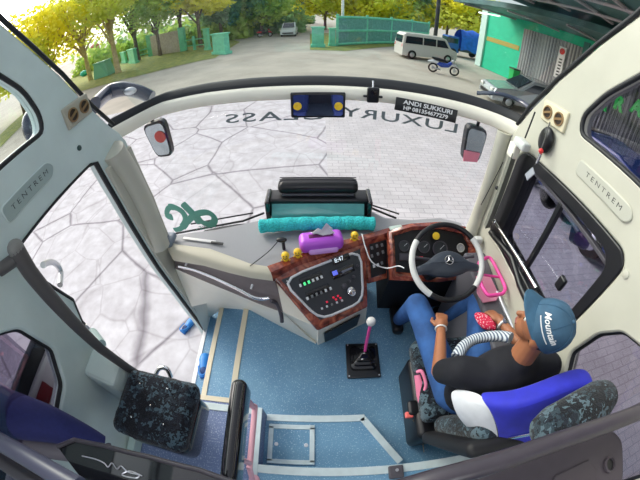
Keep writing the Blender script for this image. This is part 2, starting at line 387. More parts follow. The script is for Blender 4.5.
# rubber seals round the openings
def seal(name, pts, x, r, m=rubber, closed=True):
    return struct(MB().tube([(x, y, z) for y, z in pts], r, 8, closed=closed).build(name, m))
seal('trim_1', up_l, XL - .01, .012); seal('trim_2', up_r, XR + .01, .012)
seal('trim_3', [(.53, .3), (.52, .98), (.60, 1.2), (.50, 1.54), (.53, 1.61), (1.14, 1.61), (1.20, 1.585), (1.247, 1.30), (1.283, 1.0), (1.323, .65), (1.386, .25), (1.447, -.24), (1.47, -.45)], XL - .02, .018, closed=False)
seal('trim_4', sm_l, XL - .03, .014); seal('trim_5', sm_r, XR + .03, .014)
def pane(name, pts, x, m): return struct(MB().prism([(x, y, z) for y, z in pts], (.006 if x > 0 else -.006, 0, 0)).build(name, m))
pane('window_3', up_l, XL - .05, g_up); pane('window_4', up_r, XR + .05, g_tint); pane('window_5', sm_l, XL - .06, g_small); pane('window_6', sm_r, XR + .06, g_small)
# header between the two windscreens
def sweep(name, prof, m, parent=None, xs=XS, off=0.0, sm=True):
    rows = []
    for x in xs: rows.append([(x, wy(x) + a + off, z) for a, z in prof])
    return MB().loft(rows, closed=True, smooth=sm).build(name, m, parent)
XH = [-1.24, -1.20, -1.17] + XS + [1.18, 1.22, 1.26]
struct(sweep('trim_6', chamfer([(-.02, 1.575), (-.03, 1.62), (.0, 1.655), (.10, 1.67), (.10, 1.57)], .015, 2), cream_f, xs=XH))
struct(sweep('trim_7', chamfer([(.03, 1.645), (.035, 1.675), (.09, 1.71), (.16, 1.70), (.16, 1.64)], .015, 2), rubber, xs=XH))
upw = [[(x, wy(x) + .09 - .75 * (z - 1.69) * (1.0 if abs(x) < 1.0 else 1.0), z) for x in XS] for z in (1.69, 1.9, 2.2, 2.6, 2.9)]
struct(MB().loft(upw, thick=(0, .006, 0)).build('window_1', g_up))
low = [[(x * (1 + .02 * k), wy(x) + .03 + .12 * k, 1.60 - .95 * k) for x in XS[1:-1]] for k in (0, .25, .5, .75, 1)]
struct(MB().loft(low, thick=(0, .006, 0)).build('window_2', g_clear))
# black edge lines where the upper windscreen meets its pillars
for sx, ed in ((-1, [(1.43, 1.70), (1.30, 1.869), (1.15, 2.096), (1.01, 2.271), (.88, 2.424), (.6, 2.78)]), (1, [(1.52, 1.66), (1.45, 1.80), (1.28, 2.026), (1.07, 2.267), (.885, 2.453), (.6, 2.8)])):
    struct(MB().tube([(sx * 1.155, y, z) for y, z in ed], .012, 8).build('trim_8', rubber))
# door pillar inner casing on the left and the matching one on the right (soft cream covers)
ap = [P(112, 150, x=-1.13), P(128, 175, x=-1.13), P(143, 205, x=-1.13), P(153, 228, x=-1.12), P(160, 246, x=-1.12)]
struct(MB().tube(bez(ap), [.075] * 49, 14).build('trim_9', cream))
ap = [P(505, 132, x=1.13), P(497, 160, x=1.13), P(488, 188, x=1.13), P(478, 215, x=1.13), P(470, 235, x=1.10)]
struct(MB().tube(bez(ap), [.05] * 49, 14).build('trim_10', cream))
plate('trim_23', [(1.225, 1.52), (1.262, 1.30), (1.298, 1.0), (1.338, .65), (1.40, .25), (1.46, -.24), (1.48, -.45), (1.56, -.45), (1.56, 1.1), (1.50, 1.52)], [], .02, axes((XL + .008, 0, 0), (0, 1, 0), (0, 0, 1)), cream, None, .004)['kind'] = 'structure'
# beam ledge below the rear panel, left
struct(MB().prism([(-1.15, .50, .95), (-1.15, .50, .40), (-1.0, .50, .45), (-1.01, .50, .85)], (0, -.16, 0)).build('trim_11', cream_l, bevel=.02))
struct(MB().box((-1.11, .12, .36), (.05, .5, .09)).build('trim_12', mat('pale_green_trim', (.45, .6, .58), .4), bevel=.005))
# recessed badge plates with the maker's word
def badge(wall_x, p0, p1, sgn, name):
    a = P(*p0, x=wall_x); b_ = P(*p1, x=wall_x); c = (a + b_) / 2; d = (b_ - a); L = d.length + .10; right = d.normalized(); up = Vector((0, 0, 1))
    o = tag(thing('name_badge', name, 'badge', c))
    M = axes(c + Vector((-sgn * .004, 0, 0)), right, up)
    out = chamfer([(-L / 2, -.035), (L / 2 - .03, -.035), (L / 2, .0), (L / 2 - .03, .035), (-L / 2, .035)], .02)
    plate('plate', out, [], .006, M, mat('badge_plate_' + ('l' if sgn < 0 else 'r'), (.36, .45, .43) if sgn < 0 else (.50, .50, .43), .35, .1), o, .002)
    rim = MB(); rim.tube([M @ Vector((q[0], q[1], .0)) for q in out], .004, 6, closed=True); rim.build('rim', cream_l if sgn < 0 else cream, o)
    text('lettering', 'TENTREM', c + Vector((-sgn * .008, 0, 0)), right, up, .032, mat('dark_letter', (.03, .03, .03), .4), o, .001, space=1.5, width=1.35)
badge(XL, (12, 208), (46, 172), -1, 'silver recessed badge lettered TENTREM above the open door')
badge(XR, (585, 172), (625, 212), 1, "cream recessed badge lettered TENTREM above the driver's window")

# floor, steps, platforms
fl = MB().prism([(-.61, -1.6, -.06), (XR, -1.6, -.06), (XR, 1.9, -.06), (-.61, 1.9, -.06)], (0, 0, .06)).build('floor', floor_m); struct(fl)
struct(MB().box((-.775, 1.3, -.23), (.33, 1.34, .06)).box((-.625, 1.3, -.13), (.03, 1.34, .2)).box((-1.02, 1.3, -.43), (.24, 1.34, .06)).box((-.925, 1.3, -.32), (.02, 1.34, .2)).build('floor_steps', floor_m))
struct(MB().prism([(-1.15, -1.6, 0), (-.345, -1.6, 0), (-.345, .50, 0), (-1.15, .50, 0)], (0, 0, .3)).build('floor_platform_left', floor2_m))
struct(MB().box((-.87, .565, -.45), (.55, .13, .9)).build('floor_step_side', floor2_m))
struct(MB().prism([(-.345, .14, 0), (.50, .14, 0), (.27, .50, 0), (-.345, .50, 0)], (0, 0, .15)).build('floor_platform_middle', floor_m))
struct(MB().prism([(-.345, -1.6, 0), (XR, -1.6, 0), (XR, .12, 0), (-.345, .14, 0)], (0, 0, .3)).build('floor_platform_rear', floor_m))
def strip(name, a, b_, wd, m, h=.006):
    a, b_ = Vector(a), Vector(b_); d = (b_ - a).normalized(); n = Vector((-d.y, d.x, 0)) * wd / 2
    return struct(MB().prism([a - n, b_ - n, b_ + n, a + n], (0, 0, h)).build(name, m, bevel=.002))
strip('trim_13', (-.63, .62, .0), (-.63, 1.62, .0), .045, beige)
strip('trim_14', (-.93, .62, -.2), (-.93, 1.62, -.2), .045, beige)
strip('trim_15', (-1.13, .62, -.4), (-1.13, 1.6, -.4), .04, white)
strip('trim_16', (-1.12, .62, .0), (-.61, .62, .0), .04, beige)
strip('trim_17', (-1.0, .48, .3), (-.345, .48, .3), .045, stripw)
strip('trim_18', (-.365, .46, .3), (-.365, -.6, .3), .04, stripw)
strip('trim_19', (-.34, .48, .15), (.285, .48, .15), .045, stripw)
strip('trim_20', (.27, .48, .15), (.49, .16, .15), .045, stripw)
strip('trim_21', (-.345, .12, .3), (1.1, .10, .3), .05, stripw)
# floor hatch
h = thing('floor_hatch', 'square floor hatch with a pale metal rim and two recessed ring catches', 'hatch', (-.175, .30, .15))
hx0, hx1, hy0, hy1 = -.305, -.048, .185, .42
fr = MB()
for c, d in (((-.1765, hy0, .155), (hx1 - hx0 + .03, .03, .012)), ((-.1765, hy1, .155), (hx1 - hx0 + .03, .03, .012)), ((hx0, .3025, .155), (.03, hy1 - hy0, .012)), ((hx1, .3025, .155), (.03, hy1 - hy0, .012))): fr.box(c, d)
fr.build('rim', stripw, h, bevel=.002)
MB().box((-.1765, .3025, .153), (hx1 - hx0 - .03, hy1 - hy0 - .03, .006)).build('lid', floor_m, h)
for x in (-.268, -.085): MB().lathe((x, .30, .156), (0, 0, 1), [(.013, 0), (.013, .003), (.009, .004), (.009, .001), (.0, .001)], 16, False).build('ring_catch', steel, h)
# passenger compartment behind the camera: rear wall, ceiling, rows of seats
struct(MB().box((0, -5.0, .95), (2.5, .08, 3.8)).build('wall_rear', mat('rear_wall', (.12, .13, .2), .7)))
struct(MB().box((0, -2.75, 2.80), (2.5, 4.5, .08)).build('ceiling', mat('ceiling_panel', (.42, .42, .40), .6)))
struct(MB().box((0, -3.3, .12), (2.3, 3.3, .36)).build('floor_rear', floor2_m))
for sx, nm in ((-1, 'wall_left_rear'), (1, 'wall_right_rear')):
    struct(MB().box((sx * 1.2, -3.3, .65), (.09, 3.4, 3.2)).box((sx * 1.2, -3.3, 2.65), (.09, 3.4, .3)).build(nm, mat('rear_side', (.3, .3, .3), .6)))
first_ps = None
for k in range(2):
    for sx in (-1, 1):
        if first_ps is None:
            first_ps = ps = thing('passenger_seat', 'x', 'seat', (0, 0, .3), 'passenger seats behind the driver')
            MB().rbox((0, .22, .74), (.86, .46, .14), .05).build('cushion', mat('seat_blue', (.03, .05, .22), .85), ps); MB().rbox((0, -.04, 1.15), (.88, .14, .80), .06, Matrix.Rotation(.15, 3, 'X')).build('backrest', mat('seat_blue', (.03, .05, .22), .85), ps)
            MB().rbox((0, -.10, 1.52), (.80, .15, .16), .05).build('headrest_cover', mat('seat_orange', (.55, .16, .05), .85), ps); MB().box((0, .18, .48), (.7, .3, .36)).build('base', darkg, ps)
        else: ps = copy_tree(first_ps)
        ps.location = (sx * .66, -1.55 - .85 * k, .3); ps['label'] = 'blue passenger seat with orange headrest cover, %s row, %s side of the aisle' % (('first', 'second')[k], ('door', 'driver')[sx > 0])

# ------------------------------------------------------------------ driver's window, inside the hole in the right wall
dr = thing('driver_window', "black framed sliding driver's window with a chrome guard bar", 'window', (1.17, .95, .93)); struct(dr)
dr.name = 'window_7'
M = axes((XR + .045, 0, 0), (0, 1, 0), (0, 0, 1))
inner = chamfer([(1.28, 1.50), (.60, 1.54), (.545, 1.49), (.55, 1.00), (1.28, 1.00)], .05)
plate('frame', dw, [inner], .085, M, blackp, dr, .006)
MB().prism([(XR + .05, y, z) for y, z in inner], (.006, 0, 0)).build('pane', g_tint, dr)
MB().box((XR + .03, .97, 1.24), (.03, .03, .5)).build('sliding_post', blackp, dr, bevel=.003)
MB().box((XR + .035, .905, 1.49), (.03, .75, .02)).build('top_rail', darkg, dr, bevel=.003)
bar = MB().tube([P(495, 222, x=1.12), P(536, 288, x=1.10)], .011, 10); bar.ball(P(495, 222, x=1.12), .018); bar.build('guard_bar', chrome, dr)
MB().rbox(P(561, 283, x=1.16), (.03, .05, .075), .01).build('latch', blackp, dr)
MB().tube([P(491, 232, x=1.14), P(512, 258, x=1.14), P(520, 285, x=1.14), P(527, 300, x=1.14)], .022, 8).build('lower_frame', blackp, dr)
# grey roller blind cassette along the right pillar
rb = thing('side_blind', 'olive grey roller blind cassette running up the right windscreen pillar', 'blind', P(490, 205, x=1.1))
a, b_ = P(514, 152, x=1.08), P(487, 226, x=1.08)
MB().tube([a, b_], .038, 4, flat=.6).build('cassette', mat('olive_grey_metal', (.20, .21, .17), .4, .3), rb)
MB().tube([P(503, 162, x=1.08), P(481, 205, x=1.08)], .003, 5).build('pull_cord', blackp, rb)
MB().ball(P(497, 188, x=1.07), .013).build('clip', blackp, rb)
# ------------------------------------------------------------------ dashboard
ZD = .70
rim_in = [P(*p, z=ZD) for p in [(150, 242), (179, 245), (210, 249), (232, 257), (250, 264), (267, 267), (285, 261), (305, 253), (330, 245), (360, 237), (385, 230), (410, 225), (440, 223), (470, 228), (486, 240)]]
rim_out = [P(*p, z=ZD) for p in [(140, 246), (172, 256), (203, 261), (228, 268), (250, 273), (272, 276), (290, 268), (308, 260), (332, 251), (362, 243), (387, 236), (410, 230), (440, 229), (472, 234), (490, 250)]]
def clampx(v): v = v.copy(); v.x = max(-1.14, min(1.14, v.x)); return v
rim_in = [clampx(v) for v in rim_in]; rim_out = [clampx(v) for v in rim_out]
dash = thing('dashboard', 'grey coach dashboard with cream rim and red burl wood driver console', 'dashboard', (0, 1.5, 0))
back = [clampx(P(*p, z=ZD - .02)) for p in [(150, 238), (172, 236), (190, 233), (215, 230), (240, 225), (262, 220), (285, 206), (310, 204), (335, 204), (360, 206), (385, 218), (412, 220), (440, 218), (470, 223), (490, 233)]]
mb = MB(); mid = [(a + b_) / 2 + Vector((0, 0, -.005)) for a, b_ in zip(rim_in, back)]
mb.loft([rim_in, mid, back], thick=(0, 0, -.03)); mb.build('top', dashgrey, dash)
prof = []
for a, b_ in zip(rim_in[:6], rim_out[:6]):
    u = (b_ - a); prof.append([a + Vector((0, 0, .003)), a + u * .15 + Vector((0, 0, .018)), a + u * .8 + Vector((0, 0, .016)), b_ + Vector((0, 0, .0)), b_ + u.normalized() * .004 + Vector((0, 0, -.045)), a + Vector((0, 0, -.045))])
MB().loft(prof, closed=True).build('cream_rim', mat('cream_dash_rim', (.60, .57, .45), .4), dash)
wr = []
for a, b_ in zip(rim_in[5:], rim_out[5:]):
    u = (b_ - a); wr.append([a + Vector((0, 0, .003)), a + u * .15 + Vector((0, 0, .022)), a + u * .8 + Vector((0, 0, .018)), b_ + Vector((0, 0, -.004)), b_ + u.normalized() * .004 + Vector((0, 0, -.05)), a + Vector((0, 0, -.05))])
MB().loft(wr, closed=True).build('wood_rim', wood, dash)
# taupe upper skirt with pocket, then the cream lower panel down to the steps and floor
topl = [v + Vector((0, .02, -.04)) for v in rim_out[:6]]
midl = [P(*p, z=zz) for p, zz in (((150, 258), .5), ((175, 268), .5), ((205, 281), .48), ((232, 292), .46), ((258, 303), .44), ((283, 312), .42))]
midl = [clampx(v) for v in midl]
MB().loft([topl, [(a + b_) / 2 + Vector((.0, .03, 0)) for a, b_ in zip(topl, midl)], midl], thick=(0, .03, 0)).build('upper_skirt', brownpanel, dash)
bot = [clampx(P(*p, z=zz)) for p, zz in (((172, 318), -.42), ((190, 352), -.42), ((203, 318), -.42), ((223, 308), -.2), ((250, 310), 0), ((316, 344), 0))]
bot[0] = Vector((-1.14, 1.45, -.45)); bot[1] = Vector((-1.13, 1.40, -.45))
mid2 = [(a + b_) / 2 + Vector((0, -.005, 0)) for a, b_ in zip(midl, bot)]
mb = MB(); mb.loft([midl, mid2, bot], thick=(0, .03, 0)); mb.build('lower_panel', cream_f, dash)
MB().tube([m_ + Vector((0, .0, 0)) for m_ in midl], .004, 6).build('panel_joint', mat('taupe_joint', (.25, .22, .2), .5), dash)
# corner tray cover beside the pillar
MB().rbox(P(165, 240, z=.73), (.16, .14, .05), .02).build('corner_cap', mat('blue_grey_cap', (.18, .22, .28), .5), dash)
# console block: faces
A, B, C, D = P(270, 274, z=.69), P(366, 243, z=.69), P(368, 308, z=.40), P(318, 331, z=.40)
E1, F1 = P(318, 345, z=0.0), P(363, 325, z=0.0)
nrm = (B - A).cross(D - A).normalized()
if nrm.z < 0: nrm = -nrm
C = PL(368, 307, A, nrm)
fo = [A, B, C, D]; off = -nrm * .05
MB().prism(fo, off).build('console_frame', wood, dash, bevel=.012, seg=3)
ci = [PL(*p, A + nrm * .004, nrm) for p in ((281, 280), (360, 249), (363, 301), (320, 320))]
mb = MB(); mb.tube(chamfer3([v + nrm * .006 for v in ci]), .009, 8, closed=True); mb.build('chrome_bead', mat('silver_trim', (.75, .76, .78), .3, .3), dash)
MB().prism(ci, nrm * .003).build('switch_panel', mat('charcoal_panel', (.03, .035, .045), .35), dash)
# console pedestal
pb = [D + off * .6, C + off * .6, F1, E1]
MB().add([D + Vector((0, .03, -.01)), C + Vector((-.0, .03, -.01)), F1 + Vector((.02, .02, 0)), E1 + Vector((0, .0, 0)), A + Vector((0, .05, -.05)), midl[-1], bot[-1] + Vector((0, .02, 0)), B + Vector((0, .1, -.05)), F1 + Vector((.04, .4, 0)), E1 + Vector((-.2, .4, 0))],
         [(0, 1, 2, 3), (0, 3, 6, 5), (0, 5, 4), (1, 7, 8, 2), (2, 8, 9, 3)]).build('pedestal', cream_f, dash, fix=False)
MB().prism([PL(*p, (D + C) / 2 + Vector((0, .02, -.05)), (E1 - D).cross(C - D)) for p in ((324, 333), (360, 314), (357, 324), (325, 342))], (0, -.012, 0)).build('pedestal_grille', blackp, dash)
# controls on the switch panel
fx = (ci[1] - ci[0]).normalized(); fy = nrm.cross(fx).normalized(); FR = rot3(fx, fy); HH = A + nrm * .008
def onp(px, py, h=.008): return PL(px, py, A + nrm * h, nrm)
def panel_box(name, q, d, m, h=.01, parent=dash, r=.003): return MB().rbox(onp(*q, h), (d[0], d[1], .012), r, FR, 2).build(name, m, parent)
panel_box('clock_display', (341, 259), (.13, .045), blackg, .014)
text('clock_digits', '8:47', onp(339, 259.5, .024), fx, fy, .04, mat('pale_digits', (.7, .8, .85), .4, emit=(.7, .8, .9, .9)), dash, .0006)
panel_box('radio', (343, 271), (.17, .06), blackg, .014)
panel_box('radio_display', (335, 273), (.035, .03), bluel, .02)
panel_box('radio_screen', (347, 270), (.08, .014), mat('grey_display', (.16, .18, .24), .3), .021)
panel_box('switch_row', (311, 278), (.155, .045), blackg, .012)
panel_box('switch_row', (318, 291), (.165, .045), blackg, .012)
for k in range(6): panel_box('rocker_switch', (300.5 + k * 4.2, 285.5 - k * 1.7), (.014, .02), greenl if k in (1, 2) else whitel, .021, r=.002)
for k in range(6): panel_box('rocker_switch', (307.5 + k * 4.6, 298.5 - k * 2.0), (.014, .02), whitel if k in (0, 4, 5) else mat('grey_button', (.18, .19, .2), .4), .021, r=.002)
for k in range(5): panel_box('push_button', (322 + k * 5, 308.5 - k * 2.0), (.012, .014), whitel if k != 2 else mat('grey_button', (.18, .19, .2), .4), .013, r=.002)
for q in ((333.5, 297.5), (338, 296), (336, 299.5), (340.5, 298), (327, 302)): panel_box('warning_button', q, (.013, .013), redp, .013, r=.003)
for q, r_ in (((353, 277), .012), ((344, 286), .018), ((357, 266), .01), ((349, 281), .01)): MB().lathe(onp(*q, .004), nrm, [(r_, 0), (r_, .014), (r_ * .75, .018)], 16).build('knob', darkg, dash)
for q in ((287, 281), (357, 254), (360, 297), (319, 315)): MB().lathe(onp(*q, .004), nrm, [(.005, 0), (.005, .004)], 8).build('screw', steel, dash)
mb = MB(); kc = onp(351, 291, .02); mb.lathe(kc, nrm, [(.026, 0), (.028, .008), (.014, .012)], 18); mb.tube([kc + FR @ Vector((math.cos(a / 12 * 2 * math.pi) * .02, math.sin(a / 12 * 2 * math.pi) * .02 - .012, .016)) for a in range(12)], .004, 6, closed=True); mb.build('ignition_ring', chrome, dash)
# second, upright switch panel
q4 = [P(366, 240, z=.69), P(390, 233, z=.69), P(389, 279, z=.47), P(368, 284, z=.47)]
n4 = (q4[1] - q4[0]).cross(q4[3] - q4[0]).normalized(); n4 = n4 if n4.z > 0 else -n4
q4[2] = PL(389, 278, q4[0], n4)
MB().prism(q4, -n4 * .05).build('upright_frame', wood, dash, bevel=.01, seg=3)
q5 = [PL(*p, q4[0] + n4 * .003, n4) for p in ((369, 243), (386, 238), (386, 273), (371, 278))]
MB().prism(q5, n4 * .004).build('upright_switch_panel', blackp, dash, bevel=.002)
f5 = rot3(q5[1] - q5[0], q5[0] - q5[3])
for k, q in enumerate([(372, 248), (377, 246), (382, 245), (372, 256), (378, 254), (383, 252), (374, 266), (378, 265), (382, 263)]):
    MB().rbox(PL(*q, q4[0] + n4 * .01, n4), (.018, .024, .008), .003, f5, 2).build('rocker_switch', whitel if k in (6, 7) else mat('grey_button', (.18, .19, .2), .4), dash)
# instrument binnacle
cn = Vector((0, -.62, .78)).normalized(); co = P(430, 245, z=.70)
def K(px, py, h=0.0): return PL(px, py, co + cn * h, cn)
def pl2(pts): return [K(*p) for p in pts]
outp = [(388, 231), (410, 224), (440, 223), (470, 229), (480, 243), (477, 276), (440, 282), (391, 280)]
hood = [K(*p, .0) for p in outp]; inn = [K(*p, .0) for p in [(394, 236), (412, 230), (440, 229), (464, 234), (470, 246), (468, 270), (440, 275), (396, 272)]]
mb = MB(); n8 = len(hood); H2 = [v - cn * .08 for v in hood]; I2 = [v - cn * .03 for v in inn]; Hm = [(a * .5 + b_ * .5) + cn * .018 for a, b_ in zip(hood, inn)]
mb.loft([H2, hood, Hm, inn, I2], closed=True); mb.build('binnacle_frame', wood, dash)
MB().prism(I2, -cn * .01).build('binnacle_face', blackp, dash)
cF = rot3((1, 0, 0), cn.cross(Vector((1, 0, 0))))
def gauge(px, py, r_, ring, face=None):
    c = K(px, py, -.026); MB().lathe(c, cn, [(r_, 0), (r_, .012), (r_ * .86, .012), (r_ * .86, .004)], 24, False).build('gauge_ring', ring, dash)
    MB().lathe(c, cn, [(r_ * .88, .002), (r_ * .88, .005)], 24).build('gauge_dial', face or mat('gauge_dial', (.04, .045, .05), .3), dash)
    MB().box(c + cn * .008 + cF @ Vector((r_ * .25, r_ * .2, 0)), (r_ * .8, .003, .002), cF @ Matrix.Rotation(.7, 3, 'Z')).build('gauge_needle', whitel, dash)
gauge(424, 247, .045, darkg); gauge(440, 249, .06, darkg); gauge(460, 248, .034, chrome, mat('pale_dial', (.5, .5, .5), .4)); gauge(404, 246, .04, darkg)
MB().lathe(K(436, 236, 0), cn, [(.028, 0), (.028, .006), (.02, .008)], 18).build('yellow_lamp', yellow, dash)
MB().rbox(K(419, 258, -.018), (.06, .02, .01), .004, cF, 2).build('warning_lamp_row', redp, dash)
MB().rbox(K(404, 257, -.02), (.07, .05, .01), .004, cF, 2).build('switch_bank', darkg, dash)
MB().prism([hood[i] - cn * .07 for i in (0, 7, 6, 5, 4)] , (0, .10, -.5)).build('knee_bolster', mat('black_vinyl', (.012, .013, .016), .6), dash)
# white cable lying over the console
MB().tube(bez([P(362, 234, z=.735), P(365, 246, z=.72), P(372, 262, z=.66), P(386, 268, z=.62), P(398, 266, z=.68), P(404, 268, z=.70)]), .0045, 6).build('charging_cable', white)
tag(bpy.data.objects['charging_cable'], 'thin white cable trailing over the wooden console towards the steering wheel', 'cable')
tag(MB().rbox(P(396, 228, z=.735), (.10, .045, .012), .003, rot3((1, .25, 0), (-.25, 1, 0))).build('notepad', mat('pale_green_pad', (.55, .68, .62), .5)), 'small pale green pad lying on the wooden rim above the instruments', 'pad')
# chrome grab rail across the skirt
gr = thing('grab_rail', 'long chrome grab rail across the taupe dashboard skirt beside the steps', 'grab rail', P(220, 280, z=.5))
pr = [clampx(P(*p, z=zz)) for p, zz in (((179, 266), .60), ((195, 270), .60), ((215, 278), .58), ((238, 289), .56), ((256, 298), .54), ((269, 298), .54))]
MB().tube(bez(pr), .013, 10).build('rail', chrome, gr)
for q, s_ in (((187, 264), .66), ((254, 284), .60)):
    a = clampx(P(*q, z=s_)); b_ = P(q[0] - 3, q[1] + 5, z=s_ - .07); MB().tube([a + Vector((0, .08, .0)), b_], .009, 8).build('bracket', steel, gr)
# black coiled hose / handle at the console side
tag(MB().tube(bez([P(271, 301, z=.5), P(277, 304, z=.46), P(281, 314, z=.40), P(282, 322, z=.34)]), .014, 8).build('door_pull', darkg), 'dark curved pull handle on the cream panel under the wooden console', 'handle')

# ------------------------------------------------------------------ steering wheel
wc = Vector((.755, 1.15, .905)); wn = Vector((-.03, -.52, .86)).normalized(); wx = Vector((1, 0, 0)); WF = rot3(wx - wn * wx.dot(wn), wn.cross(wx)); wr_ = .228
sw = thing('steering_wheel', 'large black and white coach steering wheel with a three-pointed star hub', 'steering wheel', wc)
def arc(a0, a1, n): return [wc + WF @ Vector((math.cos(R(a0 + (a1 - a0) * k / n)) * wr_, math.sin(R(a0 + (a1 - a0) * k / n)) * wr_, 0)) for k in range(n + 1)]
MB().tube(arc(-5, 355, 72)[:-1], .0165, 12, closed=True).build('rim', blackp, sw)
wht = mat('white_rim_cover', (.72, .72, .70), .5)
MB().tube(arc(146, 236, 22), .0185, 12).build('rim_cover', wht, sw); MB().tube(arc(-44, 38, 22), .0185, 12).build('rim_cover', wht, sw)
hub = [(-.215, -.025), (-.14, .0), (-.07, .055), (0, .075), (.07, .06), (.14, .005), (.215, -.02), (.21, -.06), (.13, -.055), (.09, -.075), (0, -.09), (-.09, -.08), (-.13, -.065), (-.21, -.07)]
mb = MB(); ho = chamfer(hub, .03, 3); rows = []
for s_, hh in ((1.0, -.03), (1.0, -.012), (.93, .0), (.6, .008), (.1, .012)): rows.append([wc + WF @ Vector((p[0] * (s_ if abs(p[0]) < .2 else (s_ * .5 + .5)), p[1] * s_ - .004, hh)) for p in ho])
mb.loft(rows, closed=True); mb.build('hub', mat('blue_grey_hub', (.045, .055, .075), .4), sw)
mb = MB(); mb.tube([wc + WF @ Vector((math.cos(a / 24 * 2 * math.pi) * .026, .005 + math.sin(a / 24 * 2 * math.pi) * .026, .016)) for a in range(24)], .0028, 6, closed=True)
for a in (90, 210, 330): mb.tube([wc + WF @ Vector((0, .005, .016)), wc + WF @ Vector((math.cos(R(a)) * .026, .005 + math.sin(R(a)) * .026, .016))], [.006, .0015], 6)
mb.build('star_emblem', chrome, sw)
MB().tube([wc - wn * .02, wc - wn * .45], [.045, .06], 14).build('column', blackp, sw)
for sx in (-1, 1):
    MB().tube([wc - wn * .06 + WF @ Vector((sx * .03, .02, 0)), wc - wn * .05 + WF @ Vector((sx * .17, .035, 0)), wc - wn * .05 + WF @ Vector((sx * .20, .04, 0))], [.008, .009, .013], 8).build('stalk', darkg, sw)

# ------------------------------------------------------------------ gear lever
gl = thing('gear_lever', 'pink gear lever with a white knob on a black rubber boot', 'gear lever', (.32, .98, 0))
MB().rbox((.322, .965, .012), (.25, .29, .024), .01).build('base_plate', blackp, gl)
mb = MB(); 
for k, (s_, z) in enumerate(((.20, .024), (.185, .05), (.15, .06), (.145, .08), (.11, .09), (.10, .11), (.07, .118), (.06, .15))): pass
rows = [[Vector((.322 + s_ / 2 * cx, .975 + s_ / 2 * cy, z)) for cx, cy in chamfer([(1, 1), (-1, 1), (-1, -1), (1, -1)], .35, 3)] for s_, z in ((.20, .02), (.19, .05), (.155, .055), (.15, .08), (.115, .088), (.11, .11), (.075, .118), (.055, .15), (.02, .16))]
mb.loft(rows, closed=True); mb.build('boot', blackg, gl)
kn = P(371, 322, y=.98)
MB().tube([(.322, .975, .14), (.318, .985, .3), kn], .011, 10).build('shaft', pink, gl)
MB().lathe(kn, (0, 0, 1), [(.012, -.03), (.024, -.018), (.03, 0), (.027, .02), (.016, .03)], 16).build('knob', mat('pearl_knob', (.7, .7, .68), .25), gl)
for sx in (-1, 1):
    for sy in (-1, 1): MB().lathe((.322 + sx * .11, .965 + sy * .13, .022), (0, 0, 1), [(.006, 0), (.006, .005)], 8).build('screw', steel, gl)

# ------------------------------------------------------------------ things on the dashboard
# route display: low teal panel in a black case, and a black roller unit behind it
db = thing('display_case', 'wide black case with a teal screen standing on the dashboard centre', 'display', (-.01, 1.83, .70))
MB().rbox((-.01, 1.90, .77), (.76, .15, .16), .02).build('case', blackp, db)
sn = Vector((0, -.80, .60)).normalized()
MB().rbox((-.015, 1.81, .785), (.69, .15, .012), .004, rot3((1, 0, 0), sn.cross(Vector((1, 0, 0))))).build('screen', tealp, db)
for sx in (-1, 1): MB().rbox((-.01 + sx * .375, 1.86, .785), (.035, .19, .17), .012).build('end_cap', blackg, db)
du = thing('roller_unit', 'ribbed black roller housing lying above the teal display case', 'housing', (-.015, 1.95, .85))
MB().rbox((-.015, 1.93, .905), (.60, .13, .10), .045).build('housing', blackp, du)
for k in range(4): MB().tube([(-.30, 1.90 + k * .018, .945 + .006 * k), (.27, 1.90 + k * .018, .945 + .006 * k)], .004, 6).build('rib', darkg, du)
MB().rbox((-.015, 1.87, .865), (.54, .02, .02), .006).build('front_lip', darkg, du)
# towel
tw = MB(); pts = bez([(-.44, 1.64, .752), (-.3, 1.655, .755), (-.1, 1.665, .757), (.1, 1.67, .755), (.25, 1.675, .755), (.40, 1.67, .75)], 10)
rr = [.02] + [.05 + .003 * math.sin(k * 1.1) + .002 * math.sin(k * 2.9) for k in range(len(pts) - 2)] + [.02]; tw.tube(pts, rr, 14); o = tw.build('towel_roll', teal); tag(o, 'rolled turquoise towel lying in front of the teal display case', 'towel')
d_ = o.modifiers.new('sub', 'SUBSURF'); d_.levels = 1; d_.render_levels = 2
# tissue box
tb = thing('tissue_box', 'purple plastic tissue box with a tissue sticking out, on the dashboard', 'tissue box', P(321, 250, z=.72))
tc_ = P(321, 241, z=.77); TX = rot3((1, .16, 0), (-.16, 1, 0))
MB().rbox(tc_, (.29, .13, .10), .035, TX).build('box', purple, tb)
MB().rbox(tc_ + Vector((.015, -.045, -.03)), (.20, .06, .05), .02, TX).build('lower_panel', purple2, tb)
MB().rbox(tc_ + Vector((0, 0, .05)), (.16, .035, .008), .003, TX).build('slot', mat('dark_purple', (.12, .01, .1), .4), tb)
mb = MB(); g = []
for i in range(5):
    g.append([tc_ + Vector((-.06 + .035 * j + .012 * math.sin(i * 2 + j), .005 + .014 * math.sin(i * 1.3 + j * 2), .05 + i * (.008, .012, .010, .028, .012)[j])) for j in range(5)])
mb.loft(g, thick=(0, .001, 0)); mb.build('tissue', tissue, tb)
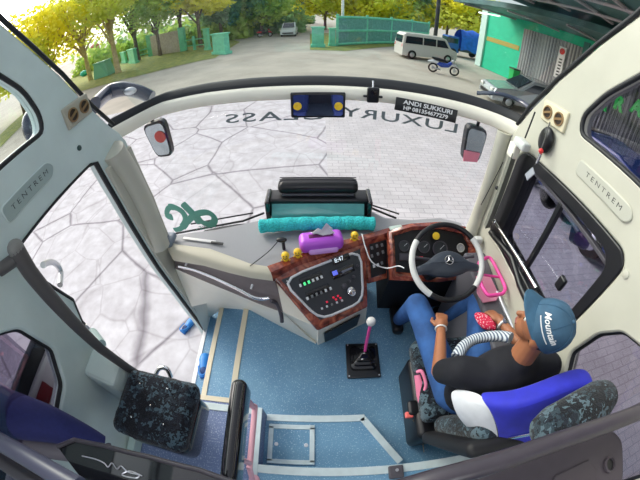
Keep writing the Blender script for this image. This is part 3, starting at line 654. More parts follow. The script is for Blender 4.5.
# three yellow smiling dolls
def doll(px, py, label, first=None):
    c = P(px, py, z=.705)
    if first is None:
        t_ = thing('smiley_doll', label, 'doll', c, 'yellow dolls on the dashboard rim')
        MB().ball(c + Vector((0, 0, .055)), .027, 16).build('head', yellow, t_)
        MB().lathe(c, (0, 0, 1), [(.016, 0), (.018, .012), (.012, .03)], 14).build('body', yellow, t_)
        mb = MB(); mb.ball(c + Vector((-.009, -.021, .067)), .005, 8); mb.ball(c + Vector((.009, -.021, .067)), .005, 8)
        mb.tube([c + Vector((-.012, -.024, .054)), c + Vector((0, -.027, .048)), c + Vector((.012, -.024, .054))], .0025, 6); mb.build('face', mat('doll_face', (.12, .03, .01), .4), t_)
        for sx in (-1, 1): MB().tube([c + Vector((sx * .014, 0, .028)), c + Vector((sx * .028, -.006, .018))], .005, 6).build('arm', yellow, t_)
        for sx in (-1, 1): MB().ball(c + Vector((sx * .01, -.006, .004)), .01, 8, (1, 1.4, .7)).build('foot', mat('orange_foot', (.85, .25, .02), .4), t_)
        return t_
    o = copy_tree(first); o.location = c; o['label'] = label; return o
d0 = doll(286, 261.5, 'yellow smiley doll beside the black microphone stand')
doll(298, 258, 'yellow smiley doll beside the purple tissue box, left of it', d0)
doll(354, 241, 'yellow smiley doll on the wooden rim to the right of the tissue box', d0)
mc = thing('microphone_stand', 'small black microphone on a stub stand left of the yellow dolls', 'microphone', P(284, 249, z=.70))
c = P(284, 249, z=.70)
MB().tube([c, c + Vector((0, -.0, .07))], .012, 8).build('stem', blackp, mc); MB().ball(c + Vector((-.01, 0, .085)), .022, 12, (1.7, 1, .7)).build('head', blackp, mc)
MB().tube(bez([c + Vector((-.03, -.01, .085)), P(268, 252, z=.72), P(250, 266, z=.725)]), .003, 6).build('cable', blackp, mc)
# vent strip let into the dash top
dv = thing('defroster_slot', 'chrome edged slot in the grey dashboard top near the left pillar', 'vent', P(205, 243, z=.70))
MB().rbox(P(199, 240, z=.70), (.28, .025, .01), .004, rot3((1, -.16, 0), (.16, 1, 0))).build('trim', mat('pale_slot_trim', (.7, .7, .7), .3), dv)
MB().rbox(P(217, 243, z=.705), (.10, .02, .01), .004, rot3((1, -.16, 0), (.16, 1, 0))).build('slot', blackp, dv)

# ------------------------------------------------------------------ lettering stuck on the lower windscreen (read from outside, so mirrored here)
def letters(body, p0, p1, size, name, label, m, **k):
    zz = 1.53; a, b_ = P(*p0, y=wy(P(*p0, y=1.9).x) + .02), P(*p1, y=wy(P(*p1, y=1.9).x) + .02)
    a.z = b_.z = (a.z + b_.z) / 2 - .028; return tag(text(name, body, (a + b_) / 2, b_ - a, (0, .12, 1), size, m, None, .001, True, **k), label, 'lettering')
lm = mat('grey_vinyl_letter', (.17, .21, .22), .5)
letters('LUXURY', (348, 112), (455, 121), .088, 'windscreen_lettering', 'mirrored dark word LUXURY on the lower windscreen, right of the mirror', lm, space=1.1, width=2.15, bold=.001)
letters('CLASS', (220, 116), (332, 112), .088, 'windscreen_lettering', 'mirrored dark word CLASS on the lower windscreen, left of the mirror', lm, space=1.12, width=2.6, bold=.001)
# green monogram, as a flat sticker
gm = mat('green_vinyl', (.06, .26, .2), .5)
sy = 1.93
def Q(px, py): return P(px, py, y=sy - .004 * (px - 190))
lg = thing('windscreen_sticker', 'green script monogram sticker low on the windscreen by the left pillar', 'sticker', Q(190, 222))
mb = MB()
mb.tube(bez([Q(172, 217), Q(167, 215), Q(168.6, 208), Q(174, 206), Q(183, 211.5), Q(186, 221), Q(180.6, 229), Q(174, 231)]), [.040] * 12 + [.027] * 18 + [.036] * 40 + [.026] * 15, 10)
mb.tube([Q(184, 203), Q(192, 212), Q(200, 223)], .046, 10)
mb.tube(bez([Q(187, 222), Q(193, 216), Q(200, 212.6), Q(209, 212.6), Q(214.5, 219), Q(211, 224.7), Q(202.5, 222.5), Q(197, 215)]), .031, 10)
pl_ = lambda x: Q(190, 222).y - .004 * 0 + (Q(210, 222).y - Q(170, 222).y) / (Q(210, 222).x - Q(170, 222).x) * (x - Q(190, 222).x)
mb.v = [(x, pl_(x) + (y - pl_(x)) * .06, z) for x, y, z in mb.v]
mb.build('monogram', gm, lg)
text('small_word', 'VOICE -', P(206, 227.5, y=1.87), P(216, 226, y=1.86) - P(196, 229, y=1.88), (0, .05, 1), .055, gm, lg, .001, True, width=1.15)

fw = [[(x, wy(x) + .10, z) for x in XS] for z in (-.75, .42)]
struct(MB().loft(fw, thick=(0, .05, 0)).build('wall_front', blackp))
# wipers outside
for pts_, lab in ((((168, 235), (205, 228), (243, 221), (264, 213)), 'long black wiper arm resting low on the left half of the windscreen'), (((364, 205), (376, 210), (388, 215), (396, 218)), 'black wiper arm resting low beside the display case')):
    wp = thing('wiper', lab, 'wiper', P(*pts_[0], y=2.1))
    MB().tube([P(*p, y=2.10) for p in pts_], .010, 6).build('arm', blackp, wp)
    q0, q1 = pts_[1], pts_[2]
    MB().tube([P(q0[0] - 14, q0[1] - 4, y=2.07), P(q1[0] + 10, q1[1] - 8, y=2.07)] if pts_[0][0] < 300 else [P(362, 202, y=2.07), P(399, 214, y=2.07)], .007, 6).build('blade', rubber, wp)

# ------------------------------------------------------------------ on the header: mirror, camera, name plate
rm = thing('rear_view_mirror', 'black framed inside mirror with two yellow suction cups on the header', 'mirror', (-.015, 1.84, 1.57))
mrn = Vector((.05, -1, .06)).normalized(); MX = rot3((1, 0, 0), mrn.cross(Vector((1, 0, 0))))
mc_ = P(318, 105, y=1.84)
MB().rbox(mc_ - mrn * .004, (.335, .165, .022), .01, MX).build('frame', blackp, rm)
MB().prism([mc_ + mrn * .0075 + MX @ Vector((x * .152, y * .068, 0)) for x, y in chamfer([(-1, -1), (1, -1), (1, 1), (-1, 1)], .18, 4)], mrn * .001).build('glass', mirrorm, rm)
for sx in (-1, 1):
    o = MB().lathe(mc_ + MX @ Vector((sx * .125, -.005, .009)), mrn, [(.026, 0), (.026, .003), (.014, .005), (.012, .003), (.001, .003)], 18, False); o.build('yellow_ring', yellow, rm)
MB().tube([mc_ - mrn * .01, mc_ + Vector((0, .09, .04))], .012, 8).build('bracket', blackp, rm)
dc = thing('dashcam', 'small black camera clipped to the header right of the mirror', 'camera', P(373, 96, y=1.85))
c = P(373, 95, y=1.84)
MB().rbox(c, (.075, .03, .10), .012).build('body', blackp, dc); MB().lathe(c + Vector((0, -.015, .02)), (0, -1, 0), [(.018, 0), (.016, .012), (.008, .014)], 14).build('lens', blackg, dc)
for sx in (-1, 1): MB().rbox(c + Vector((sx * .045, 0, -.01)), (.03, .015, .015), .005).build('clip_arm', blackp, dc)
MB().tube([c + Vector((0, .01, .04)), c + Vector((0, .03, .085))], .007, 8).build('mount', chrome, dc)
np_ = thing('name_sign', 'black sign with white capitals fixed along the header by the right pillar', 'sign', P(426, 110, y=1.78))
a, b_ = P(395, 105, y=1.80), P(457, 115, y=1.68); cc = (a + b_) / 2; rt = b_ - a; rt.z = -.01; rt = rt.normalized(); upv = Vector((0, .25, 1)); nrs = rt.cross(upv).normalized(); NR = rot3(rt, upv)
MB().rbox(cc, ((b_ - a).length * 1.0, .082, .012), .004, NR, 2).build('board', mat('matt_black', (.01, .01, .012), .4), np_)
text('line_one', 'ANDI SUKKURI', cc + NR @ Vector((.01, .018, .008)), rt, upv, .036, white, np_, .001, bold=.001, width=1.25)
text('line_two', 'HP 081354677279', cc + NR @ Vector((0, -.018, .008)), rt, upv, .033, white, np_, .001, bold=.001, width=1.12)

# round air vents on both pillars
def vents(px, py, x, sgn, label, dpx, plm):
    c = P(px, py, x=x); d = P(px + dpx[0], py + dpx[1], x=x) - c; rt = d.normalized(); up = Vector((-sgn, 0, 0)).cross(rt)
    v_ = thing('air_vents', label, 'air vent', c, None); FRm = rot3(rt, up)
    MB().rbox(c, (.20, .11, .024), .008, FRm).build('plate', plm, v_)
    nn = Vector((-sgn, 0, 0))
    for s_ in (-1, 1):
        q = c + rt * .047 * s_ + nn * .012
        ln = MB().lathe(q, nn, [(.036, 0), (.036, .006), (.029, .007), (.029, .001)], 22, False).build('vent_ring', mat('brass_brown', (.30, .19, .09), .35, .3), v_)
        MB().lathe(q, nn, [(.03, .0), (.03, .002)], 20).build('vent_well', mat('dark_brown', (.03, .018, .012), .5), v_)
        for k in (0,): MB().box(q + nn * .006, (.056, .012, .006), FRm @ Matrix.Rotation(.35, 3, 'Z')).build('louver', mat('brass_brown', (.30, .19, .09), .35, .3), v_)
    return v_
vents(77, 111, XL + .004, -1, 'pair of round air vents on the left pillar', (12, -9), mat('tan_plate', (.42, .40, .32), .45))
vents(555, 116, XR - .004, 1, 'pair of round air vents on the right pillar', (11, 7), mat('ivory_plate', (.68, .62, .44), .45))
for p in ((79, 148),): tag(MB().lathe(P(*p, x=XL), (1, 0, 0), [(.014, 0), (.014, .006)], 14).build('screw_cap', mat('dark_teal', (.02, .06, .06), .4)), 'small dark round cap below the left air vents', 'cap')
tag(MB().lathe(P(626, 274, x=XR), (-1, 0, 0), [(.018, 0), (.018, .005), (.009, .008)], 14).build('screw_cap', cream), "cream round cap behind the driver's window", 'cap')
# speaker, antenna and hanging tag on the right pillar
sp_ = thing('pillar_speaker', 'black rounded speaker on the right pillar under the air vents', 'speaker', P(546, 142, x=1.13))
MB().ball(P(546, 140, x=1.13), .058, 20, (.5, .95, 1.25)).build('body', blackp, sp_)
ws = thing('pillar_bracket', 'white hinge bracket with a black rod aerial at the header end', 'bracket', P(520, 142, x=1.08))
MB().rbox(P(522, 144, x=1.08), (.06, .11, .05), .015).build('block', mat('grey_white', (.62, .64, .62), .35), ws)
MB().rbox(P(514, 150, x=1.08), (.05, .07, .09), .012).build('cover', cream_f, ws)
MB().tube([P(525, 138, x=1.07), P(535, 112, x=1.07)], .005, 6).build('aerial', blackp, ws)
kt = thing('hanging_tag', 'clear key tag with a red bead hanging by the right pillar', 'key tag', P(533, 170, x=1.08))
MB().tube([P(550, 122, x=1.10), P(541, 150, x=1.08), P(535, 165, x=1.07)], .0035, 6).build('cord', mat('grey_cord', (.1, .1, .1), .5), kt)
MB().ball(P(541, 151, x=1.075), .014).build('bead', red, kt); MB().tube([P(541, 154, x=1.075), P(537, 163, x=1.075)], .008, 8).build('ferrule', chrome, kt)
MB().rbox(P(530, 174, x=1.08), (.008, .04, .075), .003, Matrix.Rotation(.5, 3, 'X')).build('tag', mat('grey_tag', (.35, .37, .42), .25), kt)

# ------------------------------------------------------------------ outside mirrors
def hang_mirror(pts_, y, label, stick):
    q = [P(*p, y=y) for p in pts_]; c = sum(q, Vector()) / 4
    o = thing('outside_mirror', label, 'mirror', c)
    MB().prism(chamfer3(q), (0, .07, 0)).build('housing', blackp, o, bevel=.01)
    k = [c + (v - c) * .86 + Vector((0, -.004, 0)) for v in q]; MB().prism(chamfer3(k), (0, .003, 0)).build('glass', mat('pale_mirror', (.45, .5, .52), .08, .8), o)
    return o, c
o, c = hang_mirror([(141, 126), (163, 119), (173, 156), (157, 158)], 2.06, 'black outside mirror seen through the left end of the windscreen', 0)
MB().lathe(P(160, 137, y=2.05), (0, -1, 0), [(.05, 0), (.05, .002)], 20).build('red_sticker', mat('dull_red', (.5, .06, .05), .5), o)
MB().tube([c + Vector((0, .04, .1)), P(150, 118, y=2.1), P(146, 110, y=2.02), (-1.19, 1.62, 1.68)], .016, 8).build('arm', blackp, o)
o, c = hang_mirror([(468, 124), (489, 131), (479, 163), (462, 161)], 1.98, 'outside mirror with a pink sticker seen right of the windscreen sign', 0)
MB().prism([P(*p, y=1.97) for p in ((464, 150), (480, 153), (477, 162), (463, 161))], (0, -.004, 0)).build('pink_sticker', mat('pink_sticker', (.85, .25, .35), .5), o)
MB().tube([c + Vector((0, .04, .1)), P(480, 118, y=2.0), (1.2, 1.6, 1.68)], .014, 8).build('arm', blackp, o)
# big mirror arms on the outside corners, above the header
def arm(px, label, spec):
    o = thing('mirror_arm', label, 'mirror arm', P(*spec[0], y=spec[3]))
    pts_ = [P(*p, y=yy) for p, yy in spec[1]]; MB().tube(bez(pts_), [spec[2]] * ((len(pts_) - 1) * 12 + 1), 12, flat=.6).build('arm', mat('dark_blue_shell', (.035, .045, .075), .2, coat=.4), o); return o
o = arm(0, 'dark blue mirror arm curving over the left end of the header', ((120, 95), [((94, 106), 1.85), ((108, 93), 2.1), ((124, 89), 2.15), ((140, 92), 2.15), ((152, 98), 2.15)], .085, 2.0))
MB().ball(P(130, 91, y=2.08), .04, 12, (1.6, .5, .8)).build('silver_cap', steel, o)
o = thing('side_mirror', 'dark oval side mirror seen through the upper left window', 'mirror', P(35, 125, x=-1.75))
MB().ball(P(36, 127, x=-1.75), .13, 18, (.7, .8, 1.0)).build('housing', mat('dark_blue_shell', (.035, .045, .075), .2), o); MB().tube([P(36, 127, x=-1.75), P(52, 132, x=-1.3)], .03, 8).build('arm', blackp, o)
o = arm(0, 'dark mirror arm curving over the right end of the header', ((505, 100), [((477, 93), 2.05), ((500, 94), 1.95), ((520, 101), 1.85), ((532, 110), 1.7)], .018, 1.9))
# large mirror cluster beyond the driver's window
mm = thing('door_mirror', "black round mirrors on a steel arm outside the driver's window", 'mirror', P(555, 210, x=1.5))
MB().ball(P(550, 194, x=1.5), .10, 18, (.5, 1, 1)).build('round_mirror', blackp, mm)
MB().ball(P(566, 210, x=1.5), .09, 18, (.5, 1.3, .8)).build('lower_mirror', mat('dark_slate', (.05, .07, .1), .25), mm)
MB().rbox(P(580, 236, x=1.45), (.06, .16, .12), .03, Matrix.Rotation(-.4, 3, 'X')).build('long_mirror', mat('slate_glass', (.12, .16, .26), .12), mm)
MB().tube([(1.2, 1.30, 1.66), (1.35, 1.28, 1.60), P(533, 184, x=1.42), P(545, 188, x=1.42), P(572, 222, x=1.42), P(578, 232, x=1.42)], .012, 8).build('arm', steel, mm)

# ------------------------------------------------------------------ the open coach door outside, its handles, and the grab pole
dm = mat('door_white', (.70, .66, .70), .4)
cd = thing('coach_door', 'open coach door with dark glass standing outside the left wall', 'door', (-1.4, -.2, -.5)); cd['kind'] = 'structure'; cd.name = 'door_1'
M = axes((-1.40, 0, 0), (0, 1, 0), (0, 0, 1))
plate('lower_panel', [(-.75, -.5), (.40, -.5), (.42, .86), (-.75, .86)], [], .05, M, mat('door_pink_white', (.70, .52, .54), .4), cd, .005)
plate('middle_panel', [(-.75, .88), (.42, .88), (.42, 1.04), (-.75, 1.04)], [], .05, M, dm, cd, .004)
MB().box((-1.385, -.15, .87), (.06, 1.16, .02)).build('dark_line', blackp, cd)
MB().box((-1.37, .14, .95), (.02, .16, .09)).build('reflector', mat('dark_red', (.28, .02, .03), .3), cd)
MB().box((-1.385, -.15, 1.035), (.06, 1.16, .025)).build('white_strip', white, cd)
plate('glass_frame', [(-.75, 1.05), (.44, 1.05), (.46, 1.66), (-.75, 1.66)], [[(-.70, 1.13), (.38, 1.13), (.38, 1.60), (-.70, 1.60)]], .05, M, blackp, cd, .004)
MB().box((-1.40, -.2, 1.3), (.006, 1.0, .6)).build('pane', g_small, cd)
MB().tube(bez([P(43, 265, x=-1.36), P(51, 262, x=-1.42), P(58, 266, x=-1.46), P(61, 274, x=-1.46), P(60, 285, x=-1.40)]), .018, 10).build('silver_handle', steel, cd)
for q in ((32, 279), (69, 318), (86, 330)): MB().rbox(P(*q, x=-1.30), (.04, .05, .06), .01).build('hinge', steel, cd)
MB().tube([P(40, 283, x=-1.30), P(60, 305, x=-1.30), P(82, 326, x=-1.30)], .03, 6).build('hinge_arm', blackp, cd)
gp = thing('grab_pole', 'long dark padded grab pole standing beside the open door', 'grab pole', P(150, 383, x=-.95))
pts_ = [P(16, 249, x=-1.05), P(30, 272, x=-1.04), P(52, 299, x=-1.03), P(75, 324, x=-1.02), P(100, 348, x=-1.01), P(128, 368, x=-1.0), P(155, 384, x=-.99)]
MB().tube(pts_, [.036, .034, .032, .028, .024, .022, .021], 14).build('pole', mat('grey_brown_foam', (.085, .08, .08), .5), gp)
MB().ball(pts_[0], .037, 14).build('end_cap', mat('grey_cap', (.2, .2, .19), .5), gp)
MB().tube([P(17, 258, x=-1.05), P(0, 270, x=-1.14)], .026, 10).build('wall_mount', mat('grey_brown_foam', (.085, .08, .08), .5), gp)
MB().tube([P(92, 333, x=-1.10), P(101, 345, x=-1.0)], .03, 8).build('lower_mount', mat('pale_green_trim', (.45, .6, .58), .4), gp)
gh = thing('grab_loop', 'short steel handle loop above the camouflage stool', 'handle', P(163, 372, x=-.8))
MB().tube(bez([P(156, 374, z=.55), P(160, 368, z=.60), P(167, 369, z=.60), P(171, 377, z=.55)]), .014, 10).build('loop', chrome, gh)

# ------------------------------------------------------------------ stool, navy seat back, rails near the camera
st = thing('crew_stool', 'small square seat with camouflage plush cushion on a black shell', 'seat', (-.79, .3, .3))
mb = MB().rbox((-.79, .30, .755), (.42, .36, .12), .055, Matrix.Rotation(-.07, 3, 'Z')); cu_ = mb.build('cushion', camo_f, st)
tx = bpy.data.textures.new('fur', 'CLOUDS'); tx.noise_scale = .05
s_ = cu_.modifiers.new('s', 'SUBSURF'); s_.levels = 1; s_.render_levels = 2
d_ = cu_.modifiers.new('d', 'DISPLACE'); d_.texture = tx; d_.strength = .022; d_.mid_level = .5
MB().rbox((-.78, .28, .60), (.36, .33, .22), .05, Matrix.Rotation(-.07, 3, 'Z')).build('shell', blackg, st)
MB().tube([(-.80, .28, .3), (-.80, .28, .52)], .05, 12).build('post', darkg, st)
MB().rbox((-.80, .28, .31), (.22, .2, .02), .008).build('foot', darkg, st)
for x, y in ((-.88, .40), (-.72, .40), (-.88, .22), (-.70, .22), (-.79, .30)): MB().ball((x, y, .817), .006, 8).build('stud', chrome, st)
navy = mat('navy_fabric', (.012, .016, .11), .85, noise=.1, nscale=60, sheen=.1)
nb = thing('crew_chair', 'navy blue upholstered seat side in the bottom corner by the small window', 'seat', P(60, 430, z=.9))
a0, a1, a2 = P(-12, 408, z=1.22), P(50, 424, z=1.10), P(104, 443, z=.93)
MB().tube(bez([a0, a1, a2]), [.135 - .0042 * k for k in range(25)], 16).build('cover', navy, nb)
MB().tube([P(108, 444, z=.92), P(112, 458, z=.92), P(118, 478, z=.9)], .015, 8).build('strap', darkg, nb)
MB().tube([P(-12, 425, z=1.16), P(30, 445, z=1.08), P(80, 452, z=1.0)], .05, 12).build('frame', mat('grey_vinyl', (.13, .12, .14), .6), nb)
# partition rails
rl = thing('partition_rail', "thick dark padded rail behind the driver's seat with a moulded tray below", 'rail', (.7, 0, 1.0))
MB().tube(bez([P(700, 385, z=1.5), P(640, 412, z=1.5), P(570, 437, z=1.49), P(510, 458, z=1.48), P(440, 478, z=1.46), P(390, 492, z=1.42)]), .026, 14).build('rail', railg, rl)
MB().tube(bez([P(640, 408, z=1.43), P(560, 438, z=1.42), P(500, 462, z=1.41), P(430, 484, z=1.4)]), .018, 12).build('lower_bead', mat('dark_vinyl', (.05, .045, .055), .5), rl)
Tz = 1.34
tp = [P(*p, z=Tz) for p in ((470, 478), (560, 442), (612, 428), (623, 440), (624, 470), (622, 500), (460, 500))]
MB().prism(chamfer3(tp), (0, 0, -.05)).build('tray', mat('taupe_plastic', (.06, .05, .062), .45, noise=.05), rl, bevel=.01)
MB().prism([P(*p, z=Tz + .003) for p in ((555, 476), (588, 460), (596, 470), (597, 496), (545, 500))], (0, 0, .004)).build('tray_recess', mat('taupe_dark', (.06, .05, .06), .5), rl, bevel=.002)
cc = P(609, 465, z=Tz + .003)
MB().lathe(cc, (0, 0, 1), [(.028, 0), (.028, .008), (.021, .010), (.021, .001)], 24, False).build('cup_ring', mat('taupe_plastic', (.06, .05, .062), .45), rl)
MB().lathe(cc, (0, 0, 1), [(.022, .0), (.022, .002)], 24).build('cup_well', blackp, rl)
rl2 = thing('partition_rail', 'thick dark rail crossing the bottom corner beside the navy seat', 'rail', P(20, 460, z=1.4))
MB().tube(bez([P(-40, 418, z=1.5), P(0, 442, z=1.5), P(35, 462, z=1.5), P(80, 488, z=1.5)]), .030, 14).build('rail', mat('blue_grey_rail', (.075, .075, .12), .35), rl2)
MB().tube(bez([P(-40, 440, z=1.42), P(0, 460, z=1.42), P(50, 492, z=1.42)]), .03, 12).build('lower_bead', mat('dark_vinyl', (.05, .045, .055), .5), rl2)
pn = thing('script_panel', 'glossy dark panel with silver script at the bottom edge', 'panel', P(140, 465, z=1.15))
pz = 1.20
pp = [P(58, 447, z=pz), P(75, 440, z=pz), P(105, 446, z=pz), P(150, 457, z=pz), P(200, 470, z=pz), P(240, 484, z=pz), P(240, 500, z=pz), P(100, 500, z=pz)]
MB().prism(pp, (0, 0, -.02)).build('sheet', mat('smoked_acrylic', (.012, .013, .016), .06, coat=.6), pn)
MB().tube([v + Vector((0, 0, .004)) for v in pp[:6]], .009, 8).build('edge_bead', railg, pn)
MB().tube(bez([P(*p, z=pz + .004) for p in ((82, 456), (95, 459), (104, 463), (108, 467), (112, 463), (117, 469), (121, 466), (128, 472), (139, 475), (135, 478), (122, 475), (130, 471), (142, 476))], 5), .0025, 6).build('script', mat('silver_script', (.5, .5, .55), .3, .6), pn)
# padded divider with pink tube frame
dv = thing('divider_pad', 'upright black padded divider on a pale pink tube frame by the steps', 'divider', (-.32, .2, .3))
MB().rbox((-.305, .14, 1.0), (.062, .54, .13), .028).build('pad', blackg, dv)
lp = [(-.33, .40, .93), (-.33, .41, .66), (-.325, .40, .62), (-.325, .12, .62), (-.33, .10, .60), (-.34, .03, .45), (-.36, -.02, .32)]
MB().tube(bez(lp, 6), .015, 10).build('tube_frame', pinkp, dv)
MB().tube([(-.325, .12, .62), (-.32, .12, .95)], .013, 10).build('upright', pinkp, dv)
MB().ball((-.29, .36, 1.05), .006, 8).build('screw', chrome, dv)
MB().tube([(-.36, .05, .32), (-.36, .05, .302)], .03, 12).build('foot_plate', pinkp, dv)
# floor bracket
bk_ = thing('floor_bracket', 'small grey bracket plate with one bolt at the rear floor edge', 'bracket', P(396, 470, z=.3))
MB().rbox(P(396, 472, z=.32), (.085, .08, .03), .01).build('plate', darkg, bk_); MB().lathe(P(397, 470, z=.337), (0, 0, 1), [(.01, 0), (.01, .006)], 8).build('bolt', steel, bk_)

# ------------------------------------------------------------------ driver's seat
ds = thing('driver_seat', 'camouflage cloth driver seat with cylindrical headrest', 'seat', (.8, .45, 0))
MB().rbox((.81, .62, .42), (.48, .54, .14), .05, Matrix.Rotation(-.05, 3, 'X')).build('cushion', camo_s, ds)
MB().rbox((.80, .55, .17), (.46, .56, .33), .04).build('base', blackp, ds)
bn = Vector((0, -.30, .95)).normalized(); BF = rot3((1, 0, 0), bn)
MB().rbox((.825, .235, .72), (.42, .58, .11), .055, BF).build('backrest', camo_s, ds)
MB().rbox((.80, .175, .70), (.49, .60, .07), .03, BF).build('back_shell', mat('black_seat_shell', (.008, .008, .01), .6), ds)
hc = P(577, 414, z=1.30)
mb = MB(); hd = Vector((1, .12, .06)).normalized()
mb.tube([hc - hd * .19, hc - hd * .175, hc - hd * .12, hc, hc + hd * .12, hc + hd * .175, hc + hd * .19], [.02, .06, .078, .08, .078, .06, .02], 18); mb.build('headrest', camo_s, ds)
for sx in (-.06, .06): MB().tube([hc + Vector((sx, -.02, -.03)), (.80 + sx, .10, 1.0)], .008, 8).build('headrest_post', chrome, ds)
MB().tube([P(417, 375, z=.48), P(421, 395, z=.44), P(424, 408, z=.40)], [.02, .03, .03], 10, flat=.6).build('recliner_cover', mat('rose_plastic', (.80, .22, .36), .45), ds)
MB().tube(bez([P(417, 372, z=.50), P(422, 372, z=.52), P(426, 384, z=.50), P(424, 392, z=.47)]), .011, 8).build('pink_handle', mat('rose_plastic', (.80, .22, .36), .45), ds)
MB().rbox(P(409, 415, z=.30), (.05, .04, .03), .008).build('belt_buckle', mat('coral_plastic', (.85, .16, .14), .4), ds)
MB().rbox(P(415, 408, z=.30), (.10, .10, .06), .02).build('buckle_stalk', blackp, ds)
MB().tube(bez([P(413, 420, z=.28), P(421, 436, z=.15), P(424, 452, z=.05)]), .004, 6).build('belt_cable', mat('tan_cable', (.35, .28, .2), .5), ds)
# shirt draped over the backrest (blue with a white side)
def drape(pix, m, name, parent, thick=-.008):
    rows = []
    for r_ in pix: rows.append([P(px, py, z=z) for px, py, z in r_])
    g = MB(); g.loft(rows, thick=(0, 0, thick)); o = g.build(name, m, parent)
    s_ = o.modifiers.new('s', 'SUBSURF'); s_.levels = 1; s_.render_levels = 2; return o
blue = mat('royal_blue_cloth', (.02, .025, .50), .75, noise=.12, nscale=14, sheen=.15)
sh = thing('draped_jersey', 'royal blue jersey with a white side draped over the driver seat back', 'jersey', (.8, .2, 1.0))
drape([[(478, 390, 1.06), (505, 392, 1.12), (535, 383, 1.18), (560, 372, 1.22), (582, 366, 1.25), (590, 372, 1.25)],
       [(482, 400, 1.09), (505, 402, 1.15), (535, 394, 1.21), (560, 384, 1.25), (580, 376, 1.27), (594, 380, 1.27)],
       [(490, 410, 1.10), (510, 410, 1.16), (537, 402, 1.22), (560, 393, 1.25), (580, 386, 1.27), (595, 388, 1.27)],
       [(497, 425, 1.05), (512, 424, 1.10), (534, 418, 1.15), (556, 410, 1.18), (578, 402, 1.2), (594, 396, 1.22)],
       [(499, 438, .98), (512, 438, 1.0), (532, 436, 1.03), (556, 432, 1.05), (578, 424, 1.08), (594, 410, 1.15)],
       [(499, 447, .90), (512, 447, .92), (532, 448, .93), (556, 445, .95), (578, 440, 1.0), (594, 425, 1.05)]], blue, 'blue_body', sh)
drape([[(450, 391, .98), (458, 388, 1.00), (470, 390, 1.04), (482, 394, 1.08), (484, 400, 1.09)],
       [(452, 402, .96), (462, 402, 1.01), (474, 402, 1.06), (484, 405, 1.09), (491, 411, 1.10)],
       [(456, 414, .93), (466, 416, .97), (477, 418, 1.02), (488, 420, 1.05), (497, 424, 1.05)],
       [(464, 424, .88), (472, 428, .92), (482, 431, .96), (491, 434, .98), (499, 438, .98)],
       [(477, 436, .84), (484, 440, .86), (490, 443, .88), (495, 446, .90), (499, 447, .90)]], mat('white_cloth', (.72, .74, .78), .8, noise=.05, nscale=20), 'white_side', sh)

# side console beside the driver, pink bin
sc = thing('side_console', "grey side console under the driver's window", 'console', (1.08, .85, .3))
MB().prism([(.98, 1.35, .78), (.98, .55, .70), (1.148, .55, .70), (1.148, 1.35, .78)], (0, 0, -.7)).build('body', mat('dark_grey_console', (.12, .12, .14), .5), sc, bevel=.015)
MB().rbox(P(509, 284, z=.76), (.06, .14, .02), .006).build('switch_plate', mat('mid_grey_console', (.25, .25, .27), .45), sc)
MB().rbox(P(503, 268, z=.78), (.06, .16, .02), .006).build('switch_plate', mat('mid_grey_console', (.25, .25, .27), .45), sc)
MB().tube([P(497, 292, z=.75), P(513, 328, z=.72)], .02, 8).build('silver_edge', steel, sc)
pkb = thing('pink_basket', 'bright pink open plastic basket right of the steering wheel', 'basket', P(492, 278, z=.8))
pb = [P(*p, z=.84) for p in ((478, 262), (490, 256), (506, 288), (503, 294), (488, 296), (481, 285))]
MB().tube(chamfer3(pb), .012, 8, closed=True).build('rim', pink, pkb)
MB().tube([P(484, 275, z=.84), P(499, 277, z=.84)], .008, 8).build('bar', pink, pkb)
MB().prism([v + (sum(pb, Vector()) / 6 - v) * .12 + Vector((0, 0, -.09)) for v in pb], (0, 0, .01)).build('tray', mat('pink_pale', (.85, .35, .5), .5), pkb)
MB().rbox(P(478, 240, z=.82), (.06, .05, .05), .015).build('stem_box', mat('grey_white', (.62, .64, .62), .35), sc)

# ------------------------------------------------------------------ the driver
skin = mat('brown_skin', (.36, .14, .065), .5, noise=.06, nscale=12)
denim = mat('blue_denim', (.03, .105, .31), .85, noise=.25, nscale=9, bump=.2)
shirtm = mat('black_tshirt', (.006, .0065, .012), .85, noise=.15, nscale=12)
pe = thing('person', 'seated driver in blue cap, black shirt and blue jeans, hands in lap', 'person', (.8, .45, 0))
hipc = Vector((.80, .44, .58)); chest = Vector((.79, .37, .92)); neck = Vector((.80, .385, 1.14)); hd_ = P(543, 326, z=1.33)
shl, shr = P(462, 372, z=1.03), Vector((1.01, .36, 1.05)); ell, elr = P(439, 371, z=.80), Vector((1.10, .56, .82))
wrl, wrr = P(441, 329, z=.745), P(501, 322, z=.79); hnl, hnr = P(442, 316, z=.74), P(488, 309, z=.76)
knl, knr = P(417, 305, z=.64), P(478, 300, z=.64); ftl, ftr = Vector((.62, 1.25, .08)), Vector((1.0, 1.22, .08))
ff = Vector((-.61, .52, .52)).normalized(); uu = Vector((.37, -.49, .79)); uu = (uu - ff * uu.dot(ff)).normalized(); rrv = ff.cross(uu); CM = Matrix((rrv, ff, uu)).transposed()
HM = Quaternion(rrv, R(-24)).to_matrix() @ CM                     # the face looks a little lower than the pushed-back cap
caps = [(hd_ + HM @ Vector((0, 0, .01)), (.075, .095, .10), HM), (hd_ + HM @ Vector((0, .035, -.055)), (.052, .058, .055), HM),
        (hd_ + HM @ Vector((0, .095, -.02)), hd_ + HM @ Vector((0, .105, -.032)), .010, .012), (neck - Vector((0, 0, .05)), hd_ + HM @ Vector((0, -.02, -.06)), .06, .052),
        (chest + Vector((0, .0, .02)), (.15, .09, .2), None), (hipc + Vector((0, 0, .1)), (.13, .1, .16), None),
        (shl, chest + Vector((-.05, 0, .1)), .05, .07), (shr, chest + Vector((.05, 0, .1)), .05, .07),
        (shl, ell, .046, .04), (shr, elr, .046, .04), (ell, wrl, .039, .026), (elr, wrr, .039, .026)]
